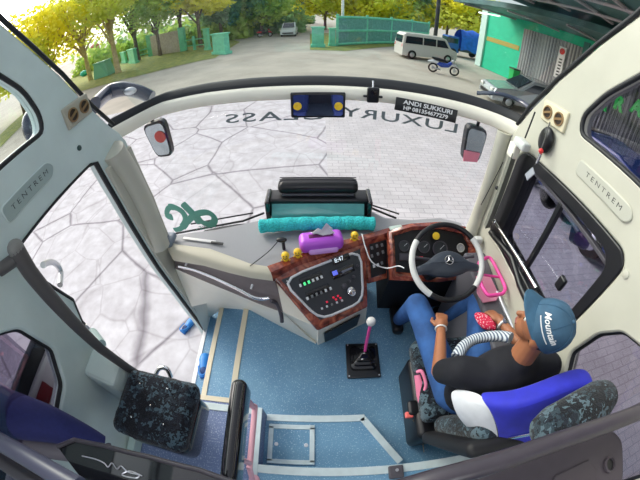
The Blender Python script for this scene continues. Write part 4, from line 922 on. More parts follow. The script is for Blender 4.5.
for s_ in (-1, 1): caps.append((hd_ + HM @ Vector((s_ * .077, -.005, -.015)), (.012, .022, .032), HM))
def hand(wr0, hn, side_, down):
    d = (hn - wr0).normalized(); nn = Vector(down).normalized(); sd = d.cross(nn).normalized() * side_; nn = (nn - d * nn.dot(d)).normalized(); out = []
    palm = wr0 + d * .045
    out.append((palm, (.04, .045, .018), rot3(sd, d)))
    out.append((wr0, palm, .025, .024))
    for k, (o_, L) in enumerate(((-.028, .062), (-.010, .072), (.009, .068), (.027, .054))):
        b0 = palm + d * .035 + sd * o_; b1 = b0 + d * L * .45 + nn * L * .12; b2 = b1 + d * L * .25 + nn * L * .3; b3 = b2 + nn * L * .28 - d * L * .02
        out += [(palm + sd * o_ * .6, b0, .011, .0098), (b0, b1, .0095, .009), (b1, b2, .009, .008), (b2, b3, .008, .007)]
    b0 = palm - d * .02 - sd * .034; b1 = b0 - sd * .022 + d * .026 + nn * .008; b2 = b1 + d * .03 + nn * .01 + sd * .004
    out += [(palm - d * .02, b0, .014, .013), (b0, b1, .0125, .0105), (b1, b2, .0105, .0085)]
    return out
caps += hand(wrl, hnl, -1, (.15, .2, -1)); caps += hand(wrr, hnr, 1, (-.2, .1, -1))
body = blob('body', caps, skin, pe, .0055, 3)
cl = [(chest + Vector((0, 0, .02)), (.20, .14, .225), Matrix.Rotation(-.15, 3, 'X')), (hipc + Vector((0, .0, .10)), (.165, .13, .20), None), (chest + Vector((-.10, .0, .11)), shl, .085, .072), (chest + Vector((.10, .0, .11)), shr, .085, .072),
      (shl, shl + (ell - shl) * .72, .072, .062), (shr, shr + (elr - shr) * .72, .072, .062), (chest + Vector((0, 0, .12)), neck + Vector((0, 0, -.035)), .11, .075)]
blob('tshirt', cl, shirtm, pe, .009, 6)
cl = [(hipc + Vector((0, .03, .0)), (.175, .15, .12), None), (hipc + Vector((-.09, .03, .0)), knl, .098, .075), (hipc + Vector((.09, .03, 0)), knr, .098, .075), (knl, ftl + Vector((0, 0, .06)), .073, .052), (knr, ftr + Vector((0, 0, .06)), .073, .052)]
blob('jeans', cl, denim, pe, .009, 6)
# striped waistband of a white shirt showing at the belly
ws_ = [P(457, 357, z=.80), P(463, 347, z=.80), P(473, 340, z=.80), P(486, 337, z=.82), P(500, 336, z=.86), P(511, 338, z=.90)]
MB().tube(bez(ws_), [.035] * 61, 12, flat=.8).build('striped_hem', None, pe)
m, t, b, oc = nodemat('striped_cloth', .8, .2)
wv = node(t, 'ShaderNodeTexWave', Scale=22.0); wv.wave_profile = 'SIN'; t.links.new(oc, wv.inputs[0])
t.links.new(ramp(t, wv.outputs['Fac'], [(.35, (.10, .13, .20)), (.5, (.62, .66, .7))]), b.inputs['Base Color'])
[c_ for c_ in pe.children if c_.name.startswith('striped_hem')][0].data.materials.append(m)
for fpt in (ftl, ftr): MB().rbox(fpt + Vector((0, .05, -.03)), (.09, .26, .09), .035).build('shoe', blackp, pe)
# eyes, brows, mouth
for s_ in (-1, 1):
    MB().ball(hd_ + HM @ Vector((s_ * .03, .080, .002)), .009, 10).build('eye', mat('eye_white', (.7, .68, .62), .3), pe)
    MB().ball(hd_ + HM @ Vector((s_ * .03, .0865, .001)), .0045, 8).build('iris', mat('dark_iris', (.02, .01, .01), .2), pe)
MB().tube([hd_ + HM @ Vector((-.02, .086, -.065)), hd_ + HM @ Vector((0, .092, -.066)), hd_ + HM @ Vector((.02, .086, -.065))], .005, 6).build('lips', mat('lip', (.3, .10, .08), .5), pe)
hm = mat('black_hair', (.01, .008, .008), .8)
mb = MB(); mb.ball(hd_ + HM @ Vector((0, -.02, .0)), 1.0, 20, (.082, .088, .085), HM); mb.build('hair', hm, pe)
# cap
capm = mat('steel_blue_cap', (.038, .10, .17), .8, noise=.12, nscale=25)
cp = MB(); rows = []
for i in range(9):
    ph = R(90 * i / 8); rad = math.cos(ph) ** .85 if i < 8 else .0; zz = math.sin(ph)
    rows.append([hd_ + CM @ Vector((math.cos(a / 32 * 2 * math.pi) * .093 * max(rad, .01), math.sin(a / 32 * 2 * math.pi) * .110 * max(rad, .01) - .005, .022 + zz * .108)) for a in range(32)])
rows.insert(0, [hd_ + CM @ Vector((math.cos(a / 32 * 2 * math.pi) * .093, math.sin(a / 32 * 2 * math.pi) * .110 - .005, .008)) for a in range(32)])
cap_o = cp.loft(rows, closed=True).build('cap', capm, pe, sharp=80)
def cap_pt(az, el, k=1.0): a = R(az); e = R(el); return hd_ + CM @ Vector((math.sin(a) * .093 * math.cos(e) ** .85 * k, math.cos(a) * .110 * math.cos(e) ** .85 * k - .005, .022 + math.sin(e) * .108 * k))
bm_ = MB(); rows = []
for i in range(7):
    f_ = i / 6; row = []
    for j in range(13):
        a = R(-78 + 156 * j / 12); x = math.sin(a) * (.091 - .004 * f_); y = math.cos(a) * (.106 + .07 * f_ * (math.cos(a) ** .6 if math.cos(a) > 0 else 0)) - .005
        row.append(hd_ + CM @ Vector((x, y, .026 - .9 * x * x * 2 - .02 * f_)))
    rows.append(row)
bm_.loft(rows, thick=CM @ Vector((0, 0, .005))); bm_.build('bill', mat('lighter_blue_bill', (.045, .125, .21), .8, noise=.1, nscale=30), cap_o, sharp=60)
MB().ball(hd_ + CM @ Vector((0, -.005, .131)), .009, 10, (1, 1, .6)).build('button', capm, cap_o)
for az in range(0, 360, 60): MB().tube([cap_pt(az, e_, 1.005) for e_ in range(2, 88, 8)], .0014, 5).build('seam', mat('cap_seam', (.035, .10, .18), .8), cap_o)
# word on the cap's side: follow the crown
def cap_word(body, az0, el0, size):
    cu = bpy.data.curves.new('t', 'FONT'); cu.body = body; cu.size = size; cu.extrude = .0012; cu.align_x = 'CENTER'; cu.align_y = 'CENTER'; cu.shear = .35; cu.offset = .0006; cu.resolution_u = 3
    o = bpy.data.objects.new('t', cu); COL.objects.link(o); dg = bpy.context.evaluated_depsgraph_get()
    me = bpy.data.meshes.new_from_object(o.evaluated_get(dg)); bpy.data.objects.remove(o); me.materials.clear()
    for v in me.vertices:
        az = az0 - v.co.x / .105 * 57.3; el = el0 + v.co.y / .112 * 57.3
        v.co = cap_pt(az, el, 1.012 + v.co.z * 6)
    me.name = 'cap_word'; put('cap_word', me, white, cap_o)
    MB().tube([cap_pt(az0 + a_, el0 - 14, 1.015) for a_ in range(30, -36, -6)], .0022, 6).build('word_underline', white, cap_o)
cap_word('Mountain', -58, 28, .037)
# bracelet, watch, pink cloth held in the hand
MB().tube([wrl + rot3((wrl - ell).orthogonal(), (wrl - ell).cross((wrl - ell).orthogonal())) @ Vector((math.cos(a / 16 * 6.283) * .031, math.sin(a / 16 * 6.283) * .031, 0)) for a in range(16)], .005, 6, closed=True).build('bracelet', white, pe)
wd_ = (wrr - elr); wq = wrr - wd_.normalized() * .015
MB().tube([wq + rot3(wd_.orthogonal(), wd_.cross(wd_.orthogonal())) @ Vector((math.cos(a / 16 * 6.283) * .031, math.sin(a / 16 * 6.283) * .031, 0)) for a in range(16)], .008, 6, closed=True).build('watch_strap', white, pe)
MB().lathe(wq + Vector((0, .0, .028)), (0, -.2, 1), [(.018, 0), (.018, .008), (.012, .009)], 16).build('watch_face', chrome, pe)
m, t, b, oc = nodemat('dotted_red_cloth', .8, .2)
v = node(t, 'ShaderNodeTexVoronoi', Scale=95.0); t.links.new(oc, v.inputs[0])
t.links.new(ramp(t, v.outputs['Distance'], [(.30, (.85, .55, .6)), (.38, (.72, .03, .09))]), b.inputs['Base Color'])
rows = [[P(*p, z=zz) for p, zz in r_] for r_ in ([((474, 311), .74), ((482, 311), .755), ((492, 314), .765), ((497, 318), .765)], [((475, 317), .75), ((482, 318), .765), ((491, 320), .77), ((497, 322), .765)], [((479, 323), .75), ((485, 325), .76), ((492, 326), .765), ((497, 328), .76)], [((484, 328), .745), ((488, 329), .75), ((492, 329), .755), ((496, 330), .75)])]
o = MB().loft(rows, thick=(0, 0, -.02)).build('handkerchief', m); tag(o, "folded red dotted cloth held under the driver's hand", 'cloth')
o.modifiers.new('s', 'SUBSURF').render_levels = 2

# ------------------------------------------------------------------ blue clogs
def clog(c, ang, label, first=None):
    if first: o = copy_tree(first); o.location = c; o.rotation_euler = (0, 0, ang); o['label'] = label; return o
    o = thing('clog', label, 'shoe', (0, 0, 0), 'blue plastic clogs by the door'); bl = mat('clog_blue', (.02, .22, .62), .45)
    rows = []
    for k, (y, wd, ht) in enumerate(((-.12, .02, .02), (-.105, .034, .045), (-.06, .038, .05), (-.01, .042, .05), (.05, .05, .062), (.09, .047, .055), (.12, .03, .035), (.13, .01, .02))):
        rows.append([Vector((math.cos(a / 14 * 6.283) * wd, y, max(0, ht / 2 + math.sin(a / 14 * 6.283) * ht / 2))) for a in range(14)])
    MB().loft(rows, closed=True).build('upper', bl, o); MB().rbox((0, 0, .008), (.09, .25, .02), .009).build('sole', mat('clog_sole', (.01, .12, .4), .6), o)
    MB().ball((0, -.06, .045), .03, 12, (1, 1.3, .3)).build('opening', mat('clog_inner', (.008, .05, .18), .7), o)
    MB().tube(bez([(-.045, -.02, .05), (-.03, -.10, .07), (0, -.125, .075), (.03, -.10, .07), (.045, -.02, .05)], 5), .007, 8).build('heel_strap', bl, o)
    o.location = c; o.rotation_euler = (0, 0, ang); return o
c0 = clog(P(202, 366, z=-.4) + Vector((.03, 0, .002)), .15, 'blue plastic clog standing on the lower step')
c1 = clog(P(189, 326, z=GZ), -.5, 'blue plastic clog left on the ground outside the door', c0)

# ================================================================== OUTSIDE
def G(px, py): return P(px, py, z=GZ)
def up_at(px, py, Y): return P(px, py, y=Y)
teal_w = mat('teal_green_paint', (.18, .66, .44), .6, noise=.1, nscale=3)
green_w = mat('green_wall_paint', (.16, .58, .34), .6, noise=.12, nscale=2)
stone = mat('rubble_stone', (.46, .38, .32), .9, col2=(.60, .52, .44), nscale=4)
def post(x0, x1, yb, yt, label, depth=.5, m=teal_w, name='gate_post', cap=True, group=None):
    a, b_ = G(x0, yb), G(x1, yb); Y = (a.y + b_.y) / 2; h_ = up_at((x0 + x1) / 2, yt, Y).z; c = (a + b_) / 2
    wd_ = (b_ - a).length; o = thing(name, label, 'post', c, group)
    an = math.atan2(b_.y - a.y, b_.x - a.x); M_ = Matrix.Rotation(an, 3, 'Z')
    MB().box((c.x, c.y, (h_ + GZ) / 2), (wd_, depth, h_ - GZ), M_).build('shaft', m, o, bevel=.04)
    if cap: MB().box((c.x, c.y, h_ + .05), (wd_ * 1.15, depth * 1.25, .12), M_).build('cap', m, o, bevel=.02)
    MB().box((c.x, c.y, GZ + .12), (wd_ * 1.2, depth * 1.3, .24), M_).build('plinth', m, o, bevel=.02)
    return o
post(216, 228, 54, 34, 'green concrete gate post at the left side of the yard entrance')
post(312, 324, 47, 28, 'wide green gate post at the right side of the yard entrance')
post(329, 335, 46, 29, 'slim green post between the wide gate post and the teal fence', .3)
post(206, 210, 50, 29, 'slim green post behind the left gate post', .3, green_w)
post(123, 127, 63, 52, 'low green post left of the pale tree trunk', .3, green_w); post(131, 137, 63, 49, 'green slanted post beside the low green post', .4, green_w)
def wall_seg(x0, y0, x1, y1, h0, label, m, posts, thick=.2, name='boundary_wall', cat='wall', pm=None, rails=0):
    a, b_ = G(x0, y0), G(x1, y1); d = (b_ - a); L = d.length; u = d.normalized(); n = Vector((-u.y, u.x, 0)) * thick / 2; o = thing(name, label, cat, (a + b_) / 2)
    if rails:
        for k in range(rails):
            z = h0 * (k + .8) / rails; MB().tube([a + Vector((0, 0, z)), b_ + Vector((0, 0, z))], .06, 6).build('rail', m, o)
    else: MB().prism([a - n, b_ - n, b_ + n, a + n], (0, 0, h0)).build('panel', m, o, bevel=.02)
    for k in range(posts):
        c = a + d * (k / max(1, posts - 1)); MB().box(c + Vector((0, 0, (h0 + .25) / 2)), (thick * 1.8, thick * 1.8, h0 + .25)).build('post', pm or m, o, bevel=.02)
    return o
wall_seg(152, 56, 184, 51, 2.5, 'brown rubble stone wall panel between green end posts', stone, 2, .35, pm=green_w)
wall_seg(184, 51, 207, 49, 1.3, 'low rail fence beside the rubble stone wall', green_w, 3, .15, 'rail_fence', 'fence', rails=2)
wall_seg(137, 60, 152, 56, 1.2, 'short rail fence left of the rubble stone wall', green_w, 2, .12, 'rail_fence', 'fence', rails=2)
tf = wall_seg(337, 46, 427, 44, 2.5, 'long teal fence of framed mesh panels behind the white van', mat('teal_panel', (.10, .30, .26), .7, col2=(.16, .42, .36), nscale=6), 5, .12, 'panel_fence', 'fence', teal_w)
a, b_ = G(337, 46), G(427, 44)
for z in (.15, 1.3, 2.5): MB().tube([a + Vector((0, -.1, z)), b_ + Vector((0, -.1, z))], .11, 6).build('rail', teal_w, tf)
o = thing('green_bin', 'green trapezoid container standing on the grass verge', 'container', G(105, 76)); c = G(105, 76)
MB().box(c + Vector((0, 0, .75)), (2.0, 1.4, 1.5), taper=.75).build('body', mat('mint_paint', (.18, .48, .30), .6), o, bevel=.04); MB().box(c + Vector((0, 0, 1.55)), (1.65, 1.2, .12)).build('lid', mat('mint_paint', (.18, .48, .30), .6), o)
o = thing('red_tank', 'red water tank raised on thin legs behind the green container', 'tank', G(99, 66)); c = G(99, 66)
MB().lathe(c + Vector((0, 0, 2.6)), (0, 0, 1), [(.75, 0), (.8, .1), (.8, 1.1), (.4, 1.4)], 16).build('tank', mat('faded_red', (.62, .20, .16), .6), o)
for dx in (-.6, .6):
    for dy in (-.5, .5): MB().tube([c + Vector((dx, dy, 0)), c + Vector((dx, dy, 2.6))], .06, 6).build('leg', darkg, o)
tag(MB().ball(G(85, 76) + Vector((0, 0, .4)), .7, 12, (1, .8, .6)).build('tarpaulin_heap', mat('turquoise_tarp', (.03, .45, .36), .6)), 'turquoise tarpaulin heap on the verge left of the green container', 'tarpaulin')
for pts_ in ([(0, 148), (30, 118), (60, 98), (100, 86), (150, 73), (215, 58), (240, 42), (200, 32), (60, 84), (0, 135)], [(310, 50), (345, 51), (400, 46), (430, 44), (430, 36), (310, 34)]):
    q = [G(*p) for p in pts_]; tag(MB().add([(v.x, v.y, GZ + .01) for v in q], [tuple(range(len(q)))]).build('grass_verge', grass_m, fix=False, keep=True), None, None, None, 'stuff')
# trees
def leafmat(name, a, c):
    m, t, b, oc = nodemat(name, .7, .3)
    n = node(t, 'ShaderNodeTexNoise', Scale=.5, Detail=4.0); t.links.new(oc, n.inputs[0]); cc_ = ramp(t, n.outputs['Fac'], [(.35, a), (.65, c)]); t.links.new(cc_, b.inputs['Base Color'])
    tl = t.nodes.new('ShaderNodeBsdfTranslucent'); t.links.new(cc_, tl.inputs[0]); mx = t.nodes.new('ShaderNodeMixShader'); mx.inputs[0].default_value = .5
    t.links.new(b.outputs[0], mx.inputs[1]); t.links.new(tl.outputs[0], mx.inputs[2]); t.links.new(mx.outputs[0], t.nodes['Material Output'].inputs[0]); return m
leaf = [leafmat('yellow_leaves', (.86, .80, .05), (.98, .95, .14)), leafmat('green_leaves', (.30, .50, .12), (.62, .74, .18)), leafmat('dark_leaves', (.20, .38, .20), (.40, .58, .28)), leafmat('yellow_green_leaves', (.66, .74, .10), (.92, .92, .18))]
bark = mat('tree_bark', (.16, .12, .08), .9, noise=.3, nscale=5); barky = mat('pale_bark', (.50, .38, .18), .9, noise=.2, nscale=4)
def tree(x, y, h_, cr, lm_, label, flat=.55, n=1500, bk=bark, ls=.30, base=.35, lean=0, clumps=9):
    c = Vector((x, y, GZ)); o = thing('tree', label, 'tree', c, 'trees round the yard'); rnd = random.Random(int(x * 31 + y * 17 + h_ * 7))
    mb = MB(); top = c + Vector((lean, 0, h_ * .62)); mb.tube(bez([c, c + Vector((lean * .3, 0, h_ * .25)), top], 4), [.05 * h_ ** .8 * (1 - .07 * k) for k in range(9)], 8)
    cs = []
    for k in range(clumps):
        a = rnd.uniform(0, 6.283); rr_ = cr * rnd.uniform(.15, .8); zc = h_ * (base + (1 - base) * rnd.uniform(.2, .95) ** .8)
        q = c + Vector((lean + math.cos(a) * rr_, math.sin(a) * rr_, zc)); cs.append((q, cr * rnd.uniform(.32, .5)))
        st_ = c + Vector((lean * .6, 0, h_ * rnd.uniform(.25, .55))); mb.tube([st_, (st_ + q) / 2 + Vector((0, 0, h_ * .03)), q], [.022 * h_ ** .8, .014 * h_ ** .8, .004 * h_], 6)
    mb.build('trunk', bk, o)
    V = []; F = []
    for k in range(n):
        q, r_ = cs[k % clumps]; d = Vector((rnd.gauss(0, 1), rnd.gauss(0, 1), rnd.gauss(0, 1) )).normalized(); p = q + Vector((d.x, d.y, d.z * flat)) * r_ * rnd.uniform(.55, 1.08)
        u = Vector((rnd.uniform(-1, 1), rnd.uniform(-1, 1), rnd.uniform(-.6, .6))).normalized(); v_ = u.orthogonal().normalized(); v_.rotate(Quaternion(u, rnd.uniform(0, 6.28))); s_ = ls * rnd.uniform(.6, 1.3)
        i = len(V); V += [p - u * s_, p + v_ * s_ * .55, p + u * s_, p - v_ * s_ * .55]; F.append((i, i + 1, i + 2, i + 3))
    MB().add(V, F).build('foliage', lm_, o, fix=False); return o
def at_px(px, Y): 
    t_ = G(px, 60); d = ray(px, 40); k = Y / d.y; return d.x * k
TT = [(40, 24, 9, 5.0, 0, 'spreading yellow tree left of the red tank', barky), (82, 27, 9.5, 5.5, 0, 'broad yellow tree standing over the red tank', barky), (112, 26, 11, 3.2, 3, 'tall pale trunked tree right of the red tank', barky), (5, 20, 7, 4.5, 3, 'yellow green tree at the far left beyond the pillar', bark),
      (135, 33, 12, 5.0, 1, 'round green tree behind the slanted green posts', bark), (158, 33, 10, 4.6, 1, 'bushy green tree over the rubble stone wall', bark), (182, 36, 13, 5.0, 3, 'yellow green tree right of the rubble stone wall', bark), (200, 34, 11, 3.6, 0, 'small yellow tree behind the slim green post', bark),
      (222, 38, 13, 5.2, 2, 'dark green tree behind the left gate post', bark), (243, 46, 14, 5.5, 2, 'dark tree left of the far parked car', bark), (262, 42, 12, 4.5, 1, 'forked tree beside the far parked car', bark), (283, 62, 13, 6.0, 3, 'tree closing the far end of the road', bark),
      (303, 52, 13, 5.2, 0, 'yellow tree right of the far parked car', bark), (325, 48, 12, 5.0, 3, 'yellow green tree above the wide gate post', bark), (350, 46, 12, 5.0, 0, 'yellow tree behind the left end of the teal fence', bark), (376, 44, 12, 4.8, 3, 'yellow green tree behind the middle of the teal fence', bark),
      (400, 44, 12, 4.8, 0, 'yellow tree above the white van', bark), (424, 42, 12, 4.6, 1, 'green tree above the right end of the teal fence', bark), (446, 40, 12, 4.6, 0, 'yellow tree above the blue truck', bark), (468, 38, 12, 4.4, 3, 'yellow green tree beside the green building', bark)]
for px, Y, h_, cr, k, lab, bk in TT: tree(at_px(px, Y), Y, h_ * (.95 if px < 125 else .80 if 130 < px < 212 else .62), cr * (1.15 if px < 125 else 1), leaf[k], lab, n=3600, bk=bk, ls=.26 if Y < 34 else .34, base=.34 if 130 < px < 212 else .12 if px > 125 else .3, clumps=18, flat=.7)
for px, Y, k, lab in ((150, 40, 1, 'left'), (205, 44, 2, 'mid'), (250, 70, 2, 'far')): 
    V = []; F = []; rnd = random.Random(px)
    for q in range(2200):
        p = Vector((at_px(px, Y) + rnd.uniform(-14, 14), Y + rnd.uniform(-2, 2), GZ + abs(rnd.gauss(0, 1.5)))); u = Vector((rnd.uniform(-1, 1), rnd.uniform(-1, 1), rnd.uniform(-1, 1))).normalized(); v_ = u.orthogonal().normalized() * .3; i = len(V)
        V += [p - u * .5, p + v_, p + u * .5, p - v_]; F.append((i, i + 1, i + 2, i + 3))
    tag(MB().add(V, F).build('undergrowth', leaf[k], fix=False), None, None, None, 'stuff')
# power pole near the building
tag(MB().tube([(8.9, 24.5, GZ), (8.9, 24.5, 9)], .16, 10).build('utility_pole', mat('dark_pole', (.04, .04, .04), .8)), 'tall dark utility pole left of the green building', 'pole')
tag(MB().tube([G(342, 44), G(342, 44) + Vector((0, 0, 6))], .12, 8).build('white_pole', white), 'white pole rising at the left end of the teal fence', 'pole')
# vehicles
tyre = mat('tyre', (.015, .015, .016), .8); dglass = mat('dark_car_glass', (.02, .03, .04), .08, coat=.5)
def vehicle(name, label, cat, c, heading, L, W, H, prof, win, body_m, wr__=.32, axles=(.18, .80), extra=None):
    """prof: side outline (0..1 along the length, 0..1 of the height); heading: direction of travel"""
    o = thing(name, label, cat, c); f = Vector((math.cos(heading), math.sin(heading), 0)); s_ = Vector((-f.y, f.x, 0)); c = Vector(c)
    def L3(u, v, w_): return c + f * ((u - .5) * L) + s_ * w_ + Vector((0, 0, v * H))
    rows = []
    for w_, k in ((-.5, .0), (-.5, 1), (.5, 1), (.5, 0)): pass
    n = len(prof); mb = MB()
    def inset(v): return W / 2 * (1 - .16 * max(0, (v - .5) / .5))
    A_ = [L3(u, v, -inset(v)) for u, v in prof]; B_ = [L3(u, v, inset(v)) for u, v in prof]
    mb.add(A_ + B_, [tuple(range(n - 1, -1, -1)), tuple(range(n, 2 * n))] + [(i, (i + 1) % n, (i + 1) % n + n, i + n) for i in range(n)]); mb.build('body', body_m, o, bevel=.05)
    for w_ in win:
        for sg in (-1, 1):
            q = [L3(u, v, sg * (inset(v) + .004)) for u, v in w_]; MB().prism(q, s_ * sg * .012).build('side_window', dglass, o)
    for u in axles:
        for sg in (-1, 1):
            q = c + f * ((u - .5) * L) + s_ * sg * (W / 2 - .08) + Vector((0, 0, wr__)); wv_ = MB().lathe(q - s_ * .11, s_, [(wr__ * .6, 0), (wr__, .02), (wr__, .2), (wr__ * .6, .22)], 20).build('wheel', tyre, o)
            MB().lathe(q + s_ * sg * .10, s_ * sg, [(wr__ * .58, 0), (wr__ * .5, .02), (wr__ * .1, .03)], 16).build('hubcap', steel, wv_)
    if extra: extra(o, L3, f, s_)
    return o
def lights(o, L3, f, s_, W, v=.45):
    for sg in (-1, 1):
        MB().rbox(L3(.985, v, sg * W * .36), (.16, .28, .14), .04, rot3(f, s_)).build('headlamp', mat('lamp_glass', (.75, .75, .7), .1), o); MB().rbox(L3(.01, v + .05, sg * W * .4), (.1, .14, .22), .03, rot3(f, s_)).build('tail_lamp', red, o)
vanb = mat('white_car_paint', (.70, .68, .64), .3, coat=.4)
gv = (G(402, 57) + G(446, 61)) / 2
def van_x(o, L3, f, s_):
    lights(o, L3, f, s_, 1.7); MB().prism([L3(.855, .60, -.70), L3(.855, .60, .70), L3(.75, .93, .62), L3(.75, .93, -.62)], f * .03).build('windscreen', dglass, o)
    MB().prism([L3(.004, .60, -.62), L3(.004, .60, .62), L3(.012, .88, .58), L3(.012, .88, -.58)], f * -.02).build('rear_window', dglass, o);
vp = [(.0, .12), (.0, .5), (.02, .92), (.06, 1.0), (.70, 1.0), (.78, .93), (.87, .60), (.985, .50), (1, .35), (1, .14)]
vehicle('minivan', 'white minivan parked in front of the teal fence', 'van', gv, math.atan2((G(446, 62) - G(402, 57)).y, (G(446, 62) - G(402, 57)).x), 4.3, 1.7, 1.85, vp, [[(.04, .60), (.06, .88), (.34, .88), (.34, .60)], [(.36, .60), (.36, .88), (.58, .88), (.58, .60)], [(.60, .60), (.60, .88), (.74, .88), (.82, .60)]], vanb, .32, (.17, .82), van_x)
carp = [(.0, .16), (.0, .5), (.05, .66), (.16, .95), (.28, 1.0), (.52, .99), (.70, .64), (.97, .52), (1, .36), (1, .16)]
cw = [[(.12, .66), (.19, .90), (.36, .92), (.36, .66)], [(.38, .66), (.38, .92), (.52, .90), (.64, .66)]]
def car_x(o, L3, f, s_):
    lights(o, L3, f, s_, 1.65); MB().prism([L3(.705, .66, -.66), L3(.705, .66, .66), L3(.54, .97, .58), L3(.54, .97, -.58)], f * .02 + Vector((0, 0, .02))).build('windscreen', dglass, o)
    MB().box(L3(1.0, .28, 0), (.04, 1.2, .16), rot3(f, s_)).build('grille', blackp, o)
silver = mat('silver_car_paint', (.42, .45, .47), .25, .5, coat=.4)
vehicle('parked_car', 'pale silver car facing the camera far down the road', 'car', G(289.5, 35.5), -1.57, 4.0, 1.7, 1.6, carp, cw, mat('pale_green_paint', (.62, .66, .62), .3, coat=.3), .3, (.19, .8), car_x)
cc = P(522, 108, z=GZ)
vehicle('parked_car', 'silver hatchback nosing out beside the green building', 'car', cc, 3.02, 4.1, 1.7, 1.5, carp, cw, silver, .3, (.19, .8), car_x)
# truck: cab, cargo body under blue tarpaulin
tk = thing('truck', 'small truck with a bright blue tarpaulin beside the white minivan', 'truck', G(462, 58)); c = G(464, 57); tb_ = mat('blue_tarpaulin', (.02, .13, .62), .55, noise=.2, nscale=3)
MB().box(c + Vector((-1.6, 0, 1.1)), (1.3, 1.7, 1.5), taper=.86).build('cab', mat('blue_cab_paint', (.03, .12, .42), .3), tk, bevel=.08)
MB().box(c + Vector((-2.05, -.1, 1.45)), (.35, 1.4, .55)).build('windscreen', dglass, tk, bevel=.03); MB().box(c + Vector((-1.55, -.84, 1.45)), (.7, .06, .45)).build('side_window', dglass, tk)
rows = [[c + Vector((x, y, z + .15 * math.sin(x * 3 + y * 4))) for x in (-.9, -.2, .5, 1.2, 1.9)] for y, z in ((-.95, .7), (-.9, 1.9), (-.5, 2.5), (0, 2.65), (.5, 2.5), (.9, 1.9), (.95, .7))]
MB().loft(rows).build('tarpaulin', tb_, tk); MB().box(c + Vector((.4, 0, .65)), (3.0, 1.8, .2)).build('bed', darkg, tk)
for x in (-1.6, 1.2):
    for y in (-.8, .8): MB().lathe(c + Vector((x, y - .1, .36)), (0, 1, 0), [(.2, 0), (.36, .02), (.36, .18), (.2, .2)], 18).build('wheel', tyre, tk)
# motorbikes
def bike(c, ang, label, bm1, bm2, rider=False):
    o = thing('motorbike', label, 'motorbike', c); c = Vector(c); M_ = Matrix.Rotation(ang, 3, 'Z')
    def b3(x, y, z): return c + M_ @ Vector((x, y, z))
    for x in (-.62, .62):
        w_ = MB().tube([b3(x + math.cos(a / 18 * 6.283) * .24, 0, .29 + math.sin(a / 18 * 6.283) * .24) for a in range(18)], .05, 8, closed=True).build('wheel', tyre, o); MB().lathe(b3(x, -.05, .29), M_ @ Vector((0, 1, 0)), [(.09, 0), (.09, .1)], 12).build('hub', steel, w_)
        mb = MB(); [mb.tube([b3(x, 0, .29), b3(x + math.cos(a) * .22, 0, .29 + math.sin(a) * .22)], .008, 4) for a in (0, 1.05, 2.09, 3.14, 4.19, 5.24)]; mb.build('spokes', steel, w_)
    MB().tube([b3(.62, 0, .29), b3(.42, 0, .95)], .04, 8).build('fork', steel, o); MB().tube([b3(.40, -.30, 1.02), b3(.42, 0, .96), b3(.40, .30, 1.02)], .018, 8).build('handlebar', blackp, o)
    MB().tube([b3(.40, 0, .75), b3(.2, 0, .55), b3(-.15, 0, .52), b3(-.4, 0, .6)], [.10, .13, .15, .1], 10).build('fairing', bm1, o)
    MB().tube([b3(.05, 0, .78), b3(-.25, 0, .80), b3(-.6, 0, .84), b3(-.75, 0, .88)], [.09, .12, .10, .05], 10, flat=.6).build('seat', blackp, o)
    MB().tube([b3(.35, 0, .62), b3(.62, 0, .62), b3(.85, 0, .50)], [.05, .08, .03], 8).build('front_mudguard', bm2, o); MB().tube([b3(-.35, 0, .62), b3(-.65, 0, .66), b3(-.95, 0, .62)], [.1, .11, .04], 8).build('tail_cover', bm2, o)
    MB().ball(b3(.48, 0, .88), .09, 12).build('headlamp', bm2, o); MB().tube([b3(-.2, -.12, .25), b3(-.7, -.13, .30)], .05, 8).build('exhaust', steel, o)
    for sy in (-1, 1): MB().tube([b3(.40, sy * .2, 1.0), b3(.38, sy * .26, 1.18)], .012, 6).build('mirror_stalk', blackp, o)
    return o
bw = mat('white_fairing', (.75, .77, .8), .3); bb = mat('blue_fairing', (.03, .08, .45), .3)
bike(G(443, 74), -.25, 'white and blue motorbike parked behind the silver hatchback', bb, bw)
bike(G(265, 37), .1, 'dark motorbike standing left of the far parked car', blackp, red)
# building on the right
bd = thing('shop_building', 'green shop building with grey roller shutters on the right', 'building', (13, 15, GZ))
corner = Vector((12.6, 23.6, GZ)); bx = 12.6; e2 = Vector((15.5, 8, GZ)); bdir = (e2 - corner).normalized(); bL = 30; bnv = Vector((-bdir.y, bdir.x, 0)); bnv = bnv if bnv.x < 0 else -bnv
def BW(s_, z, o_=0.0): return corner + bdir * s_ + Vector((0, 0, z)) + bnv * o_
def bpanel(name, s0, s1, z0, z1, m, dep=.2, off=0.0, parent=bd, bev=0): return MB().prism([BW(s0, z0, off), BW(s1, z0, off), BW(s1, z1, off), BW(s0, z1, off)], -bnv * dep).build(name, m, parent, bevel=bev)
mint = mat('bright_green_wall', (.02, .52, .30), .6, noise=.06, nscale=2)
bpanel('wall', 0, bL, 0, 5.2, mint, 6)
bpanel('yellow_band', .5, 4.2, 2.3, 2.65, mat('ochre_band', (.42, .34, .08), .6), .05, .03)
bpanel('corner_column', -.35, .35, 0, 5.2, mat('pale_mint', (.55, .72, .66), .6), .7, .15)
m, t, b, oc = nodemat('corrugated_shutter', .5, .4)
wv = node(t, 'ShaderNodeTexWave', Scale=1.2); wv.bands_direction = 'Y'; t.links.new(oc, wv.inputs[0])
t.links.new(ramp(t, wv.outputs['Fac'], [(.3, (.16, .17, .19)), (.6, (.44, .45, .46))]), b.inputs['Base Color']); shm = m
